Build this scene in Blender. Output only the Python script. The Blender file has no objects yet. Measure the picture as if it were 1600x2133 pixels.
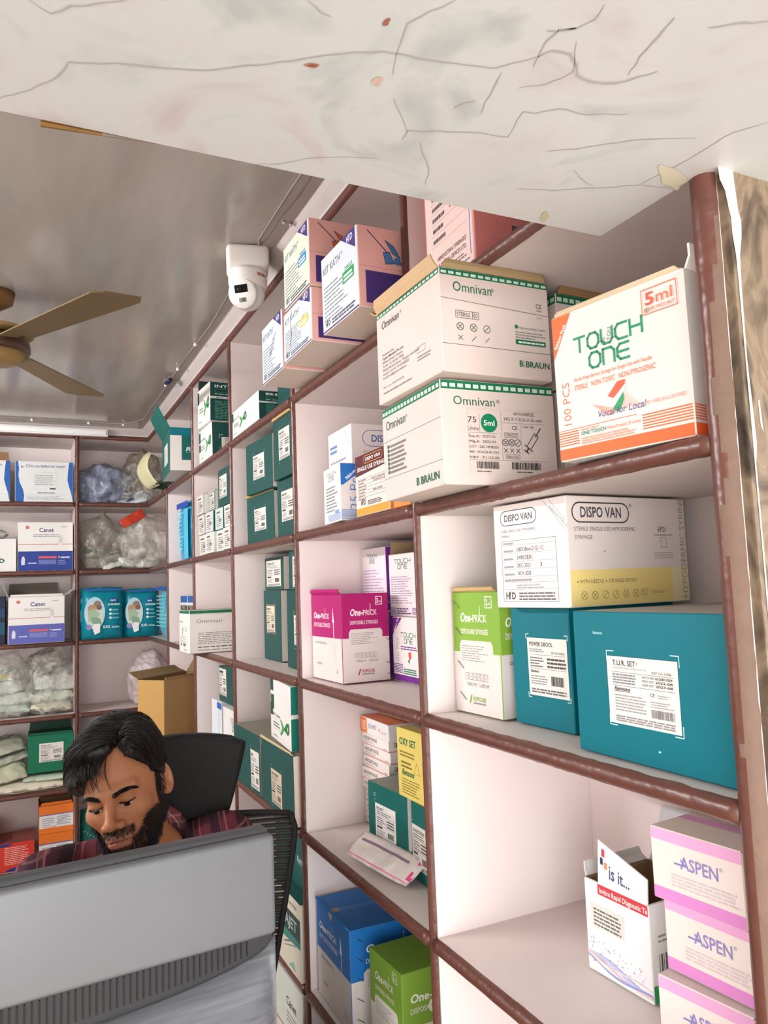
import bpy, bmesh, math, random
import numpy as np
from mathutils import Vector, Matrix, noise
random.seed(7)
R=math.radians
sc=bpy.context.scene
COL=sc.collection
# ------------------------------------------------------------------ camera, light, exposure
# origin = the photographer's eye; +y into the shop, +x towards the shelving wall, floor at z=-1.55
cam=bpy.data.cameras.new('camera'); camo=bpy.data.objects.new('camera',cam); COL.objects.link(camo)
yaw,pitch,roll=R(25.634),R(5.533),R(-2.144)
f_=Vector((math.sin(yaw)*math.cos(pitch),math.cos(yaw)*math.cos(pitch),math.sin(pitch)))
r_=Vector((math.cos(yaw),-math.sin(yaw),0)); u_=r_.cross(f_)
r2=r_*math.cos(roll)+u_*math.sin(roll); u2=u_*math.cos(roll)-r_*math.sin(roll)
camo.matrix_world=Matrix(((r2.x,u2.x,-f_.x,0),(r2.y,u2.y,-f_.y,0),(r2.z,u2.z,-f_.z,0),(0,0,0,1)))
cam.lens=36*1592/2133; cam.clip_start=.02
sc.camera=camo
w=bpy.data.worlds.new('sky'); sc.world=w; w.use_nodes=True
bg=w.node_tree.nodes['Background']; bg.inputs[0].default_value=(.93,.96,1,1); bg.inputs[1].default_value=.85
def area(name,loc,rot,sx,sy,power,col=(1,1,1)):
    l=bpy.data.lights.new(name,'AREA'); l.shape='RECTANGLE'; l.size=sx; l.size_y=sy; l.energy=power; l.color=col
    o=bpy.data.objects.new(name,l); o.location=loc; o.rotation_euler=rot; COL.objects.link(o); return o
# daylight coming in from the street through the open shop front, behind the photographer
area('daylight_street',(-1.0,-2.9,.1),(R(88),0,R(-13)),4.4,3.0,112,(1,.965,.95))
sun=bpy.data.lights.new('sun','SUN'); sun.energy=1.7; sun.angle=R(3); sun.color=(1,.97,.93)
# added fill light by the unseen left wall, brightens the inner bays and ceiling
area('fill_light_left',(-1.66,2.3,.70),(0,R(-90),0),.05,1.2,20,(1,.975,.965))
so=bpy.data.objects.new('sun',sun); so.rotation_euler=(R(38),R(6),R(-25)); COL.objects.link(so)
sc.view_settings.view_transform='Standard'; sc.view_settings.look='None'; sc.view_settings.gamma=1
sc.view_settings.exposure=1.44
sc.cycles.max_bounces=8; sc.cycles.diffuse_bounces=5; sc.cycles.caustics_reflective=False; sc.cycles.caustics_refractive=False
# ------------------------------------------------------------------ materials
def lin(h):
    h=h.lstrip('#'); c=[int(h[i:i+2],16)/255 for i in (0,2,4)]
    return tuple((x/12.92 if x<=.04045 else ((x+.055)/1.055)**2.4) for x in c)+(1,)
MC={}
def M(h,rough=.5,var=.05,scale=14,bump=0,bscale=60,metal=0,spec=.22):
    k=(h,rough,var,scale,bump,bscale,metal,spec)
    if k in MC: return MC[k]
    m=bpy.data.materials.new('paint_'+h.lstrip('#')); m.use_nodes=True; nt=m.node_tree; p=nt.nodes['Principled BSDF']
    c=lin(h); p.inputs['Roughness'].default_value=rough; p.inputs['Metallic'].default_value=metal; p.inputs['Specular IOR Level'].default_value=spec
    tc=nt.nodes.new('ShaderNodeTexCoord'); n=nt.nodes.new('ShaderNodeTexNoise'); n.inputs['Scale'].default_value=scale; n.inputs['Detail'].default_value=4
    nt.links.new(tc.outputs['Object'],n.inputs['Vector'])
    mx=nt.nodes.new('ShaderNodeMix'); mx.data_type='RGBA'
    mx.inputs[6].default_value=tuple(min(1,x*(1-var)) for x in c[:3])+(1,); mx.inputs[7].default_value=tuple(min(1,x*(1+var)) for x in c[:3])+(1,)
    nt.links.new(n.outputs['Fac'],mx.inputs[0]); nt.links.new(mx.outputs[2],p.inputs['Base Color'])
    if bump:
        n2=nt.nodes.new('ShaderNodeTexNoise'); n2.inputs['Scale'].default_value=bscale; nt.links.new(tc.outputs['Object'],n2.inputs['Vector'])
        b=nt.nodes.new('ShaderNodeBump'); b.inputs['Strength'].default_value=bump; b.inputs['Distance'].default_value=.01
        nt.links.new(n2.outputs['Fac'],b.inputs['Height']); nt.links.new(b.outputs['Normal'],p.inputs['Normal'])
    MC[k]=m; return m
def ramp_mat(name,stops,scale,rough=.5,detail=6,dist=0,bump=0,stretch=(1,1,1),spec=.35,rot=(0,0,0)):
    m=bpy.data.materials.new(name); m.use_nodes=True; nt=m.node_tree; p=nt.nodes['Principled BSDF']
    p.inputs['Roughness'].default_value=rough; p.inputs['Specular IOR Level'].default_value=spec
    tc=nt.nodes.new('ShaderNodeTexCoord'); mp=nt.nodes.new('ShaderNodeMapping'); mp.inputs['Scale'].default_value=stretch; mp.inputs['Rotation'].default_value=rot
    n=nt.nodes.new('ShaderNodeTexNoise'); n.inputs['Scale'].default_value=scale; n.inputs['Detail'].default_value=detail; n.inputs['Distortion'].default_value=dist
    cr=nt.nodes.new('ShaderNodeValToRGB'); e=cr.color_ramp.elements
    while len(e)<len(stops): e.new(.5)
    for el,(pos,h) in zip(e,stops): el.position=pos; el.color=lin(h)
    nt.links.new(tc.outputs['Object'],mp.inputs[0]); nt.links.new(mp.outputs[0],n.inputs['Vector']); nt.links.new(n.outputs['Fac'],cr.inputs[0]); nt.links.new(cr.outputs[0],p.inputs['Base Color'])
    if bump:
        b=nt.nodes.new('ShaderNodeBump'); b.inputs['Strength'].default_value=bump; b.inputs['Distance'].default_value=.01
        nt.links.new(n.outputs['Fac'],b.inputs['Height']); nt.links.new(b.outputs['Normal'],p.inputs['Normal'])
    return m
LAM=M('#e9dedc',.42,.03,3)              # white laminate of the shelves
SHELFTOP=M('#d8cdc9',.55,.06,9)
BROWN=M('#5f3a31',.34,.16,22,.25,40,0,.4)
CEIL=ramp_mat('ceiling_panel',[(.3,'#a29a92'),(.7,'#b3aaa2')],2.2,.16,3,0,.02,(6,1,1),.5)
MARBLE=ramp_mat('marble_soffit',[(.32,'#a9adac'),(.46,'#bdc0bc'),(.58,'#bebdbb'),(.72,'#b5acab')],7,.35,9,1.5)
STONE=ramp_mat('stone_tile',[(.30,'#2e251e'),(.40,'#57483c'),(.47,'#6f5f4e'),(.54,'#8a7963'),(.62,'#796553'),(.72,'#9b8b76')],20,.45,10,1.1,.5,(1.3,1,.55))
BLACK=M('#17171a',.55,.1)
# ------------------------------------------------------------------ mesh helpers
class MB:
    def __init__(s): s.v=[]; s.f=[]; s.m=[]; s.mats=[]; s.sm=[]
    def mi(s,m):
        if isinstance(m,str): m=M(m)
        if m not in s.mats: s.mats.append(m)
        return s.mats.index(m)
    def add(s,vs,fs,m,smooth=False):
        b=len(s.v); k=s.mi(m); s.v+=[tuple(v) for v in vs]
        for f in fs: s.f.append([b+i for i in f]); s.m.append(k); s.sm.append(smooth)
    def box(s,x0,y0,z0,x1,y1,z1,m,bev=0):
        if bev:
            bm=bmesh.new(); bmesh.ops.create_cube(bm,size=1)
            for v in bm.verts: v.co=Vector(((x0+x1)/2+v.co.x*(x1-x0),(y0+y1)/2+v.co.y*(y1-y0),(z0+z1)/2+v.co.z*(z1-z0)))
            bmesh.ops.bevel(bm,geom=bm.edges[:],offset=bev,segments=3,affect='EDGES',profile=.5)
            bm.verts.index_update(); s.add([v.co for v in bm.verts],[[v.index for v in f.verts] for f in bm.faces],m,True); bm.free(); return
        vs=[(x,y,z) for z in (z0,z1) for y in (y0,y1) for x in (x0,x1)]
        s.add(vs,[(0,2,3,1),(4,5,7,6),(0,1,5,4),(2,6,7,3),(0,4,6,2),(1,3,7,5)],m)
    def tube(s,pts,r,m,n=8,cap=True,taper=None):
        pts=[Vector(p) for p in pts]; vs=[]; up=None; L=len(pts)
        for i,p in enumerate(pts):
            t=(pts[min(i+1,L-1)]-pts[max(i-1,0)]).normalized()
            if up is None: up=Vector((0,0,1)) if abs(t.z)<.9 else Vector((1,0,0))
            a=t.cross(up).normalized(); b=a.cross(t).normalized(); up=b
            rr=r*(taper[i] if taper else 1)
            for k in range(n):
                q=2*math.pi*k/n; vs.append(p+(a*math.cos(q)+b*math.sin(q))*rr)
        fs=[(i*n+k,i*n+(k+1)%n,(i+1)*n+(k+1)%n,(i+1)*n+k) for i in range(L-1) for k in range(n)]
        if cap: fs+=[tuple(range(n))[::-1],tuple((L-1)*n+k for k in range(n))]
        s.add(vs,fs,m,True)
    def lathe(s,prof,m,n=32,c=(0,0,0),axis=None):
        c=Vector(c); q=Vector((0,0,1)).rotation_difference(Vector(axis)) if axis else None; vs=[]
        for (rr,z) in prof:
            for k in range(n):
                a=2*math.pi*k/n; v=Vector((rr*math.cos(a),rr*math.sin(a),z))
                if q: v=q@v
                vs.append(c+v)
        fs=[(i*n+k,i*n+(k+1)%n,(i+1)*n+(k+1)%n,(i+1)*n+k) for i in range(len(prof)-1) for k in range(n)]
        if prof[0][0]>1e-6: fs.append(tuple(range(n))[::-1])
        if prof[-1][0]>1e-6: fs.append(tuple((len(prof)-1)*n+k for k in range(n)))
        s.add(vs,fs,m,True)
    def prism(s,poly,z0,z1,m):
        n=len(poly); vs=[(x,y,z0) for x,y in poly]+[(x,y,z1) for x,y in poly]
        s.add(vs,[tuple(range(n))[::-1],tuple(range(n,2*n))]+[(i,(i+1)%n,n+(i+1)%n,n+i) for i in range(n)],m)
    def build(s,name,parent=None,loc=None,rz=0):
        me=bpy.data.meshes.new(name); me.from_pydata(s.v,[],s.f)
        for m in s.mats: me.materials.append(m)
        me.polygons.foreach_set('material_index',s.m); me.polygons.foreach_set('use_smooth',s.sm); me.update()
        o=bpy.data.objects.new(name,me); COL.objects.link(o)
        if parent: o.parent=parent
        if loc is not None: o.location=loc
        o.rotation_euler=(0,0,rz); return o
def tag(o,label=None,cat=None,group=None,kind=None):
    if label: o['label']=label
    if cat: o['category']=cat
    if group: o['group']=group
    if kind: o['kind']=kind
    return o
def empty(name,label,cat,loc=(0,0,0),rz=0,group=None):
    o=bpy.data.objects.new(name,None); COL.objects.link(o); o.location=loc; o.rotation_euler=(0,0,rz); o.empty_display_size=.05
    return tag(o,label,cat,group)
# glyph outlines from Blender's built-in font
GC={}
def glyphs(t,bold=0):
    k=(t,bold)
    if k in GC: return GC[k]
    cu=bpy.data.curves.new('t','FONT'); cu.body=t; cu.resolution_u=2; cu.offset=max(-.012,min(bold,.018)); cu.fill_mode='FRONT'
    o=bpy.data.objects.new('t',cu); COL.objects.link(o)
    dg=bpy.context.evaluated_depsgraph_get(); me=bpy.data.meshes.new_from_object(o.evaluated_get(dg))
    vs=[(v.co.x,v.co.y) for v in me.vertices]; fs=[tuple(p.vertices) for p in me.polygons]
    bpy.data.objects.remove(o); bpy.data.curves.remove(cu); bpy.data.meshes.remove(me)
    xs=[v[0] for v in vs] or [0,1]
    GC[k]=(vs,fs,min(xs),max(xs)); return GC[k]
CAP=max(v[1] for v in glyphs('H')[0])
INK='#3b3a3f'; WHITE='#e9e3df'; GRN='#0f7a5a'; TEAL='#176f69'
class Art:
    """flat printing on a four-cornered face; u to the right, v up, both 0..1"""
    def __init__(s,mb,c00,c10,c01,c11,n,base=None):
        s.mb=mb; s.c=[Vector(c) for c in (c00,c10,c01,c11)]; s.n=Vector(n).normalized(); s.k=0
        s.U=(s.c[1]-s.c[0]).length; s.V=(s.c[2]-s.c[0]).length
    def P(s,u,v,o=0):
        a,b,c,d=s.c; return a*(1-u)*(1-v)+b*u*(1-v)+c*(1-u)*v+d*u*v+s.n*(.00020+.000016*s.k+o)
    def _up(s): s.k+=1
    def poly(s,pts,col): s._up(); s.mb.add([s.P(*p) for p in pts],[tuple(range(len(pts)))],col)
    def rect(s,u0,v0,u1,v1,col): s.poly([(u0,v0),(u1,v0),(u1,v1),(u0,v1)],col)
    def ln(s,pts,w,col,closed=False):
        s._up(); pts=list(pts)+([pts[0]] if closed else [])
        for (a,b),(c,d) in zip(pts,pts[1:]):
            dx,dy=(c-a)*s.U,(d-b)*s.V; L=math.hypot(dx,dy) or 1; px,py=-dy/L*w/2/s.U,dx/L*w/2/s.V; ex,ey=dx/L*w*.4/s.U,dy/L*w*.4/s.V
            s.mb.add([s.P(a-ex+px,b-ey+py),s.P(a-ex-px,b-ey-py),s.P(c+ex-px,d+ey-py),s.P(c+ex+px,d+ey+py)],[(0,1,2,3)],col)
    def frame(s,u0,v0,u1,v1,w,col): s.ln([(u0,v0),(u1,v0),(u1,v1),(u0,v1)],w,col,True)
    def disc(s,u,v,r,col,n=20,ry=None,a0=0,a1=2*math.pi):
        s.poly([(u+r*math.cos(a0+(a1-a0)*k/n)/s.U,v+(ry or r)*math.sin(a0+(a1-a0)*k/n)/s.V) for k in range(n)],col)
    def pill(s,u0,v0,u1,v1,w,col,fill=None):
        r=(v1-v0)*s.V/2; ru=r/s.U; rv=(v1-v0)/2; p=[]
        for k in range(9): a=-math.pi/2+math.pi*k/8; p.append((u1-ru+ru*math.cos(a),v0+rv+rv*math.sin(a)))
        for k in range(9): a=math.pi/2+math.pi*k/8; p.append((u0+ru+ru*math.cos(a),v0+rv+rv*math.sin(a)))
        if fill: s.poly(p,fill)
        if col: s.ln(p,w,col,True)
    def txt(s,t,u,v,h,col=INK,w=None,bold=0,rot=0,al='l',sl=0):
        """h: cap height as a share of the face height, w: width as a share of the face width"""
        vs,fs,x0,x1=glyphs(t,bold); s._up(); sy=h*s.V/CAP; sx=(w*s.U/(x1-x0)) if w else sy
        W=(x1-x0)*sx; off=0 if al=='l' else (-W/2 if al=='c' else -W); c,q=math.cos(rot),math.sin(rot); out=[]
        for x,y in vs:
            X=(x-x0)*sx+off+y*sl*sy; Y=y*sy; out.append(s.P(u+(X*c-Y*q)/s.U,v+(X*q+Y*c)/s.V))
        s.mb.add(out,fs,col)
    def bars(s,u0,v0,u1,v1,n,col=INK,seed=1,fill=.42,rag=.35):
        s._up(); rn=random.Random(seed+n); dv=(v1-v0)/n
        for i in range(n):
            end=u1-(u1-u0)*rag*rn.random(); u=u0; y=v1-dv*(i+1)
            while u<end:
                L=min(end-u,(u1-u0)*(.06+.16*rn.random())); s.mb.add([s.P(u,y),s.P(u+L,y),s.P(u+L,y+dv*fill),s.P(u,y+dv*fill)],[(0,1,2,3)],col); u+=L+(u1-u0)*.022
    def barcode(s,u0,v0,u1,v1,col='#2c2b2e'):
        s._up(); rn=random.Random(int(u0*997)+3); u=u0
        while u<u1:
            L=(u1-u0)*rn.choice((.012,.02,.035)); s.mb.add([s.P(u,v0),s.P(min(u+L,u1),v0),s.P(min(u+L,u1),v1),s.P(u,v1)],[(0,1,2,3)],col); u+=L+(u1-u0)*rn.choice((.014,.02,.03))
    def sub(s,u0,v0,u1,v1): 
        a=Art(s.mb,s.P(u0,v0),s.P(u1,v0),s.P(u0,v1),s.P(u1,v1),s.n); return a
    def touch_one(s,u,v,wd,ht,col,wt=.0022):
        """the two-line rounded wordmark, inside a box u..u+wd, v..v+ht"""
        q=.25
        G={'T':[[(0,1),(1,1)],[(.5,1),(.5,0)]],'O':[[(q,0),(1-q,0),(1,q),(1,1-q),(1-q,1),(q,1),(0,1-q),(0,q),(q,0)]],'U':[[(0,1),(0,q),(q,0),(1-q,0),(1,q),(1,1)]],
           'C':[[(1,1),(q,1),(0,1-q),(0,q),(q,0),(1,0)]],'H':[[(0,1),(0,0)],[(1,1),(1,0)],[(0,.5),(1,.5)]],'n':[[(0,0),(0,1),(1-q,1),(1,1-q),(1,0)]],'E':[[(1,1),(q,1),(0,1-q),(0,q),(q,0),(1,0)],[(0,.5),(.95,.5)]]}
        for word,vv,u0,n in (('TOUCH',v+ht*.56,u,5),('OnE',v,u+wd*.21,3)):
            cw=wd/5
            for i,ch in enumerate(word):
                for st in G[ch]: s.ln([(u0+cw*(i+.1+.78*x),vv+ht*.42*y) for x,y in st],wt,col)
    def prick(s,u,v,h,col='#f6f1ee',w=.5):
        s.txt('One-',u,v,h,col,w*.45,.02,sl=.15); s.txt('PRICK',u+w*.47,v,h*.82,col,w*.5); s.ln([(u+w*.735,v+h*.8),(u+w*.735,v+h*1.75)],.0011,col)
FACES={'L':((0,1,0),(0,0,0),(0,1,1),(0,0,1),(-1,0,0)),'R':((0,0,0),(1,0,0),(0,0,1),(1,0,1),(0,-1,0)),
       'T':((0,0,1),(1,0,1),(0,1,1),(1,1,1),(0,0,1)),'B':((0,1,0),(1,1,0),(0,0,0),(1,0,0),(0,0,-1)),
       'E':((1,0,0),(1,1,0),(1,0,1),(1,1,1),(1,0,0)),'K':((1,1,0),(0,1,0),(1,1,1),(0,1,1),(0,1,0))}
BOXN=[0]
class Carton:
    def __init__(s,name,label,x,y,z,w,l,h,yaw=0,base=WHITE,cat='box',group=None,jit=.0012,open_top=False,bev=.0012,**fc):
        BOXN[0]+=1; rn=random.Random(BOXN[0]*13+1); s.d=(w,l,h); s.mb=MB()
        C={}
        sx,sy,tp=rn.uniform(-jit,jit),rn.uniform(-jit,jit),1-rn.uniform(0,jit)*2
        for i in (0,1):
            for j in (0,1):
                for k in (0,1): C[(i,j,k)]=Vector((i*w,j*l,0)) if not k else Vector((w/2+(i-.5)*w*tp+sx,l/2+(j-.5)*l*tp+sy,h))
        s.C=C; s.arts={}; bcol=fc
        ring={}
        for F,(a,b,c,d,n) in FACES.items():
            cs=[C[q] for q in (a,b,c,d)]; U=(cs[1]-cs[0]); V=(cs[2]-cs[0]); eu=U.normalized()*bev; ev=V.normalized()*bev
            ins=[cs[0]+eu+ev,cs[1]-eu+ev,cs[2]+eu-ev,cs[3]-eu-ev]
            ring[F]=dict(zip((a,b,c,d),ins))
            m=M(bcol.get(F,base),.5,.05)
            if F=='T' and open_top: continue
            s.mb.add(ins,[(0,1,3,2)],m)
            s.arts[F]=Art(s.mb,*ins,n)
        # softened carton edges
        em=M(bcol.get('edge',base),.6,.06)
        fl=list(FACES)
        for i,F in enumerate(fl):
            for G in fl[i+1:]:
                sh=[q for q in ring[F] if q in ring[G]]
                if len(sh)==2: s.mb.add([ring[F][sh[0]],ring[F][sh[1]],ring[G][sh[1]],ring[G][sh[0]]],[(0,1,2,3)],em)
        if open_top:  # dark board inside of an opened carton
            w2=.003; z2=h*.45; im=M('#8d7355',.8,.1)
            vs=[(w2,w2,h-.002),(w-w2,w2,h-.002),(w-w2,l-w2,h-.002),(w2,l-w2,h-.002),(w2,w2,z2),(w-w2,w2,z2),(w-w2,l-w2,z2),(w2,l-w2,z2)]
            s.mb.add(vs,[(0,1,5,4),(1,2,6,5),(2,3,7,6),(3,0,4,7),(4,5,6,7)],im)
            s.mb.add([(0,0,h),(w,0,h),(w,l,h),(0,l,h),(w2,w2,h-.002),(w-w2,w2,h-.002),(w-w2,l-w2,h-.002),(w2,l-w2,h-.002)],[(0,1,5,4),(1,2,6,5),(2,3,7,6),(3,0,4,7)],im)
        s.name=name; s.label=label; s.cat=cat; s.group=group; s.pos=(x,y,z); s.yaw=R(yaw); s.kids=[]
    def __getitem__(s,F): return s.arts[F]
    def sticker(s,F,u0,v0,u1,v1,art=None,col='#dcd8d2',label=None,name='paper_label'):
        a=s.arts[F]; mb=MB(); n=a.n*.0012; q=[a.P(u0,v0)+n*.6,a.P(u1,v0)+n*.3,a.P(u0,v1)+n,a.P(u1,v1)+n*.7]
        lo=[a.P(u0,v0),a.P(u1,v0),a.P(u0,v1),a.P(u1,v1)]
        mb.add(q+lo,[(0,1,3,2),(0,4,5,1),(1,5,7,3),(3,7,6,2),(2,6,4,0)],M(col,.6,.05,30))
        b=Art(mb,*q,a.n)
        if art: art(b)
        s.kids.append((name,mb,label)); return b
    def flap(s,edge,length,ang,col=None,inset=.004,label=None,thick=.0025,name='flap'):
        """a folded board along a top edge; ang 0 = flat outwards, 90 = straight up"""
        w,l,h=s.d; A,Bp,out={'L':((0,l,h),(0,0,h),(-1,0,0)),'R':((0,0,h),(w,0,h),(0,-1,0)),'E':((w,0,h),(w,l,h),(1,0,0)),'K':((w,l,h),(0,l,h),(0,1,0))}[edge]
        A,Bp,o=Vector(A),Vector(Bp),Vector(out); t=(Bp-A).normalized(); A=A+t*inset; Bp=Bp-t*inset
        dv=o*math.cos(R(ang))+Vector((0,0,1))*math.sin(R(ang)); nn=t.cross(dv).normalized()*thick
        A2=A+dv*length+t*.006; B2=Bp+dv*length*.96-t*.006; mb=MB(); vs=[A,Bp,B2,A2]; mid=[(A+A2)/2+nn*1.2,(Bp+B2)/2+nn*.6]
        top=[A,Bp,mid[1],mid[0],B2,A2]; bot=[p-nn for p in top]
        mb.add(top+bot,[(0,1,2,3),(3,2,4,5),(7,6,9,8),(8,9,11,10),(0,6,7,1),(1,7,8,2),(2,8,10,4),(4,10,11,5),(5,11,9,3),(3,9,6,0)],M(col or '#b3936a',.75,.08))
        s.kids.append((name,mb,label))
    def staples(s,F,pts):
        a=s.arts[F]
        for u,v in pts:
            mb=MB(); mb.tube([a.P(u,v,.0004),a.P(u+.004/a.U,v-.002/a.V,.0012),a.P(u+.014/a.U,v-.009/a.V,.0012),a.P(u+.016/a.U,v-.011/a.V,.0004)],.0007,M('#8a8378',.3,.05,metal=.9),6); s.kids.append(('staple',mb,None))
    def build(s):
        o=s.mb.build(s.name,None,s.pos,s.yaw); tag(o,s.label,s.cat,s.group)
        for n,mb,lb in s.kids:
            k=mb.build(n,o); 
            if lb: k['label']=lb
        s.o=o; return o
# ------------------------------------------------------------------ the room
X0=.6; DEP=.32; SH=.012; CEILZ=.85; FLOORZ=-1.55
Z=dict(T=.7996,A=.4585,B=.1239,C=-.2191,D=-.5662,E=-.9102,F=-1.2532)
ZS={k:v+SH for k,v in Z.items()}
YP=[.503,1.125,1.738,2.3455,2.929,3.499]; YC=4.045; YB=4.365; XB=.92
def struct(name,mb,**k): o=mb.build(name); o['kind']='structure'; return o
m=MB(); m.box(-1.75,-3.5,FLOORZ-.1,1.8,4.5,FLOORZ,M('#d2c8be',.3,.06,5)); struct('floor',m)
m=MB(); m.box(-9,-12,FLOORZ-.16,9,-3.5,FLOORZ-.05,M('#b3aea7',.8,.15,2)); struct('ground',m)
m=MB(); m.box(-1.75,.62,CEILZ,1.0,4.5,CEILZ+.05,CEIL); struct('ceiling',m)
m=MB(); m.box(XB+.012,.51,FLOORZ,XB+.1,4.5,CEILZ+.05,LAM); struct('wall_right',m)
m=MB(); m.box(-1.75,YB+.012,FLOORZ,XB+.012,YB+.1,CEILZ+.05,LAM); struct('wall_back',m)
m=MB(); WLM=M('#d6cbc6',.6,.05,3)
for q in ((-1.3,FLOORZ,4.5,-.55),(-1.3,.62,4.5,CEILZ+.05),(-1.3,-.55,1.6,.62),(3.7,-.55,4.5,.62)): m.box(-1.85,q[0],q[1],-1.75,q[2],q[3],WLM)  # gap between these pieces is an added opening that lets sky light in
struct('wall_left',m)
m=MB(); m.box(-1.75,.5,.55,.59,.62,CEILZ+.05,M('#cfc6bf',.6,.05)); m.box(.59,.49,.6,.96,.505,CEILZ+.05,M('#cfc6bf',.6,.05)); struct('wall_front',m)
# marble clad soffit over the counter opening, notched round the end of the shelving
m=MB(); zs=.384
m.prism([(-1.75,-1.3),(1.8,-1.3),(1.8,.497),(.59,.497),(.59,.638),(-1.75,.638)],zs,.6,MARBLE)
VEINS=[[(-.016,.621),(.001,.605),(.023,.578),(.030,.558),(.060,.547),(.119,.531),(.162,.505),(.204,.476),(.235,.461),(.272,.456),(.308,.448),(.321,.444),(.337,.427),(.342,.422)],
[(.342,.422),(.348,.413),(.363,.410),(.375,.419),(.384,.427),(.400,.430),(.418,.423),(.429,.411),(.438,.400)],
[(.346,.433),(.341,.418),(.338,.406),(.339,.393),(.351,.389),(.356,.376),(.353,.363)],[(.332,.398),(.350,.389)],
[(.420,.412),(.412,.386),(.409,.364),(.406,.353)],[(.437,.351),(.454,.339),(.471,.330)],
[(.381,.516),(.371,.480),(.382,.479),(.396,.466),(.423,.465),(.456,.450)],[(.297,.553),(.295,.539),(.308,.538),(.322,.530),(.354,.520),(.381,.516)],
[(.425,.520),(.448,.508),(.491,.475),(.537,.454)],[(.441,.585),(.478,.573),(.520,.551),(.548,.535),(.590,.526)],
[(.548,.535),(.556,.499),(.560,.463),(.562,.435),(.578,.413)],[(.470,.538),(.490,.548),(.507,.554)],
[(.252,.481),(.243,.454),(.239,.430),(.248,.412),(.258,.399)],[(.177,.642),(.209,.630),(.230,.612),(.261,.596),(.291,.588)],
[(.003,.506),(.016,.513),(.028,.501),(.040,.495),(.059,.481)],[(.339,.496),(.333,.469),(.327,.447)],[(.316,.499),(.318,.491),(.328,.485)],
[(.314,.550),(.323,.566),(.341,.585),(.351,.613)],[(.265,.506),(.296,.542)],[(.358,.398),(.378,.426),(.368,.445),(.350,.457)],[(.168,.437),(.180,.443),(.188,.444)]]
WT=[1.2,2.4,1.2,1.8,1.3,1.6,1.0,1.5,1.0,.8,.8,.7,.8,.6,1.0,1.0,1.3,.8,.7,.8,.9]
def vein_strip(pts,wd,col,dz):
    P=[Vector((a,b,0)) for a,b in pts]; Q=[]
    for a,b in zip(P,P[1:]):
        for k in range(6): Q.append(a.lerp(b,k/6))
    Q.append(P[-1]); vs=[]
    for i,p in enumerate(Q):
        t=(Q[min(i+1,len(Q)-1)]-Q[max(0,i-1)]).normalized(); nn=Vector((-t.y,t.x,0))
        p=p+nn*.0018*noise.noise(p*90); k=wd*(.55+.8*abs(noise.noise(p*60+Vector((3,1,0)))))*(.35+.65*math.sin(math.pi*min(1,max(.06,i/(len(Q)-1)))))
        for s in (-1,1): q=p+nn*k*s; vs.append((q.x,q.y,zs-dz))
    n=len(Q); m.add(vs,[(2*i,2*i+1,2*i+3,2*i+2) for i in range(n-1)],col)
for pts,wt in zip(VEINS,WT): vein_strip(pts,wt*.0011,M('#b8b5b3',.4,.05),.0003); vein_strip(pts,wt*.00042,M('#9f9b9b',.4,.08),.0005)
def blotch(x,y,rx,ry,col,seed,dz=.0006,rot=0):
    n=22; vs=[]
    for k in range(n):
        a=2*math.pi*k/n; q=1+.55*noise.noise(Vector((math.cos(a)*1.4+seed,math.sin(a)*1.4,seed)))
        dx,dy=rx*q*math.cos(a),ry*q*math.sin(a); vs.append((x+dx*math.cos(rot)-dy*math.sin(rot),y+dx*math.sin(rot)+dy*math.cos(rot),zs-dz))
    m.add(vs,[tuple(range(n))],col)
blotch(.192,.494,.0055,.0022,M('#a8765f',.6,.2,200),1,.0006,R(-20)); blotch(.192,.494,.0035,.0014,M('#8d5545',.6,.2,200),2,.0008,R(-20))
blotch(.224,.434,.0022,.0038,M('#96604f',.6,.2,200),3); blotch(.244,.492,.0042,.0045,M('#c2a696',.6,.2,300),4)
blotch(.500,.622,.004,.009,M('#b3ab8c',.6,.1),5,.0006,R(-30)); blotch(.57,.512,.026,.009,M('#c3bfa8',.6,.05),6,.0006,R(25))
struct('ceiling_soffit',m)
m=MB(); m.prism([(.013,.6382),(.115,.6382),(.115,.6392),(.013,.6425)],zs+.001,zs+.02,M('#7d5c33',.7,.3,60,.5)); m.add([(.013,.6382,zs-.005),(.013,.6425,zs-.004),(.06,.6405,zs-.002),(.06,.6382,zs-.003),(.114,.6382,zs+.001),(.114,.639,zs+.001)],[(0,1,2,3),(3,2,5,4)],M('#7d5c33',.7,.3,60,.5)); m.add([(.013,.6425,zs-.004),(.013,.6425,zs+.002),(.06,.6405,zs+.002),(.06,.6405,zs-.002)],[(0,1,2,3)],M('#7d5c33',.7,.3,60,.5)); o=tag(m.build('wood_splinter'),'thin strip of bare brown wood along the marble soffit edge','wood strip')
# stone tiled pillar at the shop front
m=MB(); m.box(.607,.482,FLOORZ,1.8,.4965,zs,STONE)
m.box(.6115,.4965,FLOORZ,1.8,.502,zs,M('#8f7f70',.7))
gz=[(.384,.596,.616),(.372,.597,.6165),(.362,.603,.6175),(.345,.606,.6185),(.336,.608,.6215),(.32,.608,.6205),(.30,.6105,.616),(.27,.611,.6145),(.2,.6115,.6135),(.12,.612,.617),(.10,.612,.614),(.0,.6125,.6145),(-.2,.6125,.6150),(-.4,.612,.6145)]
m.add([v for z,a,b in gz for v in ((a,.4812,z),(b,.4812,z))],[(2*i,2*i+1,2*i+3,2*i+2) for i in range(len(gz)-1)],M('#d3cbc2',.5,.04))
for i,(a,b,z,l) in enumerate([(.63,.0,.10,.03),(.635,.004,.095,.022),(.624,.003,.16,.03)]): m.add([(a,.4816,z),(a+.002,.4816,z+.001),(a+.004,.4816,z-l),(a+.001,.4816,z-l*.8)],[(0,1,2,3)],M('#e2dcdc',.4))
struct('wall_pillar',m)
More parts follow.
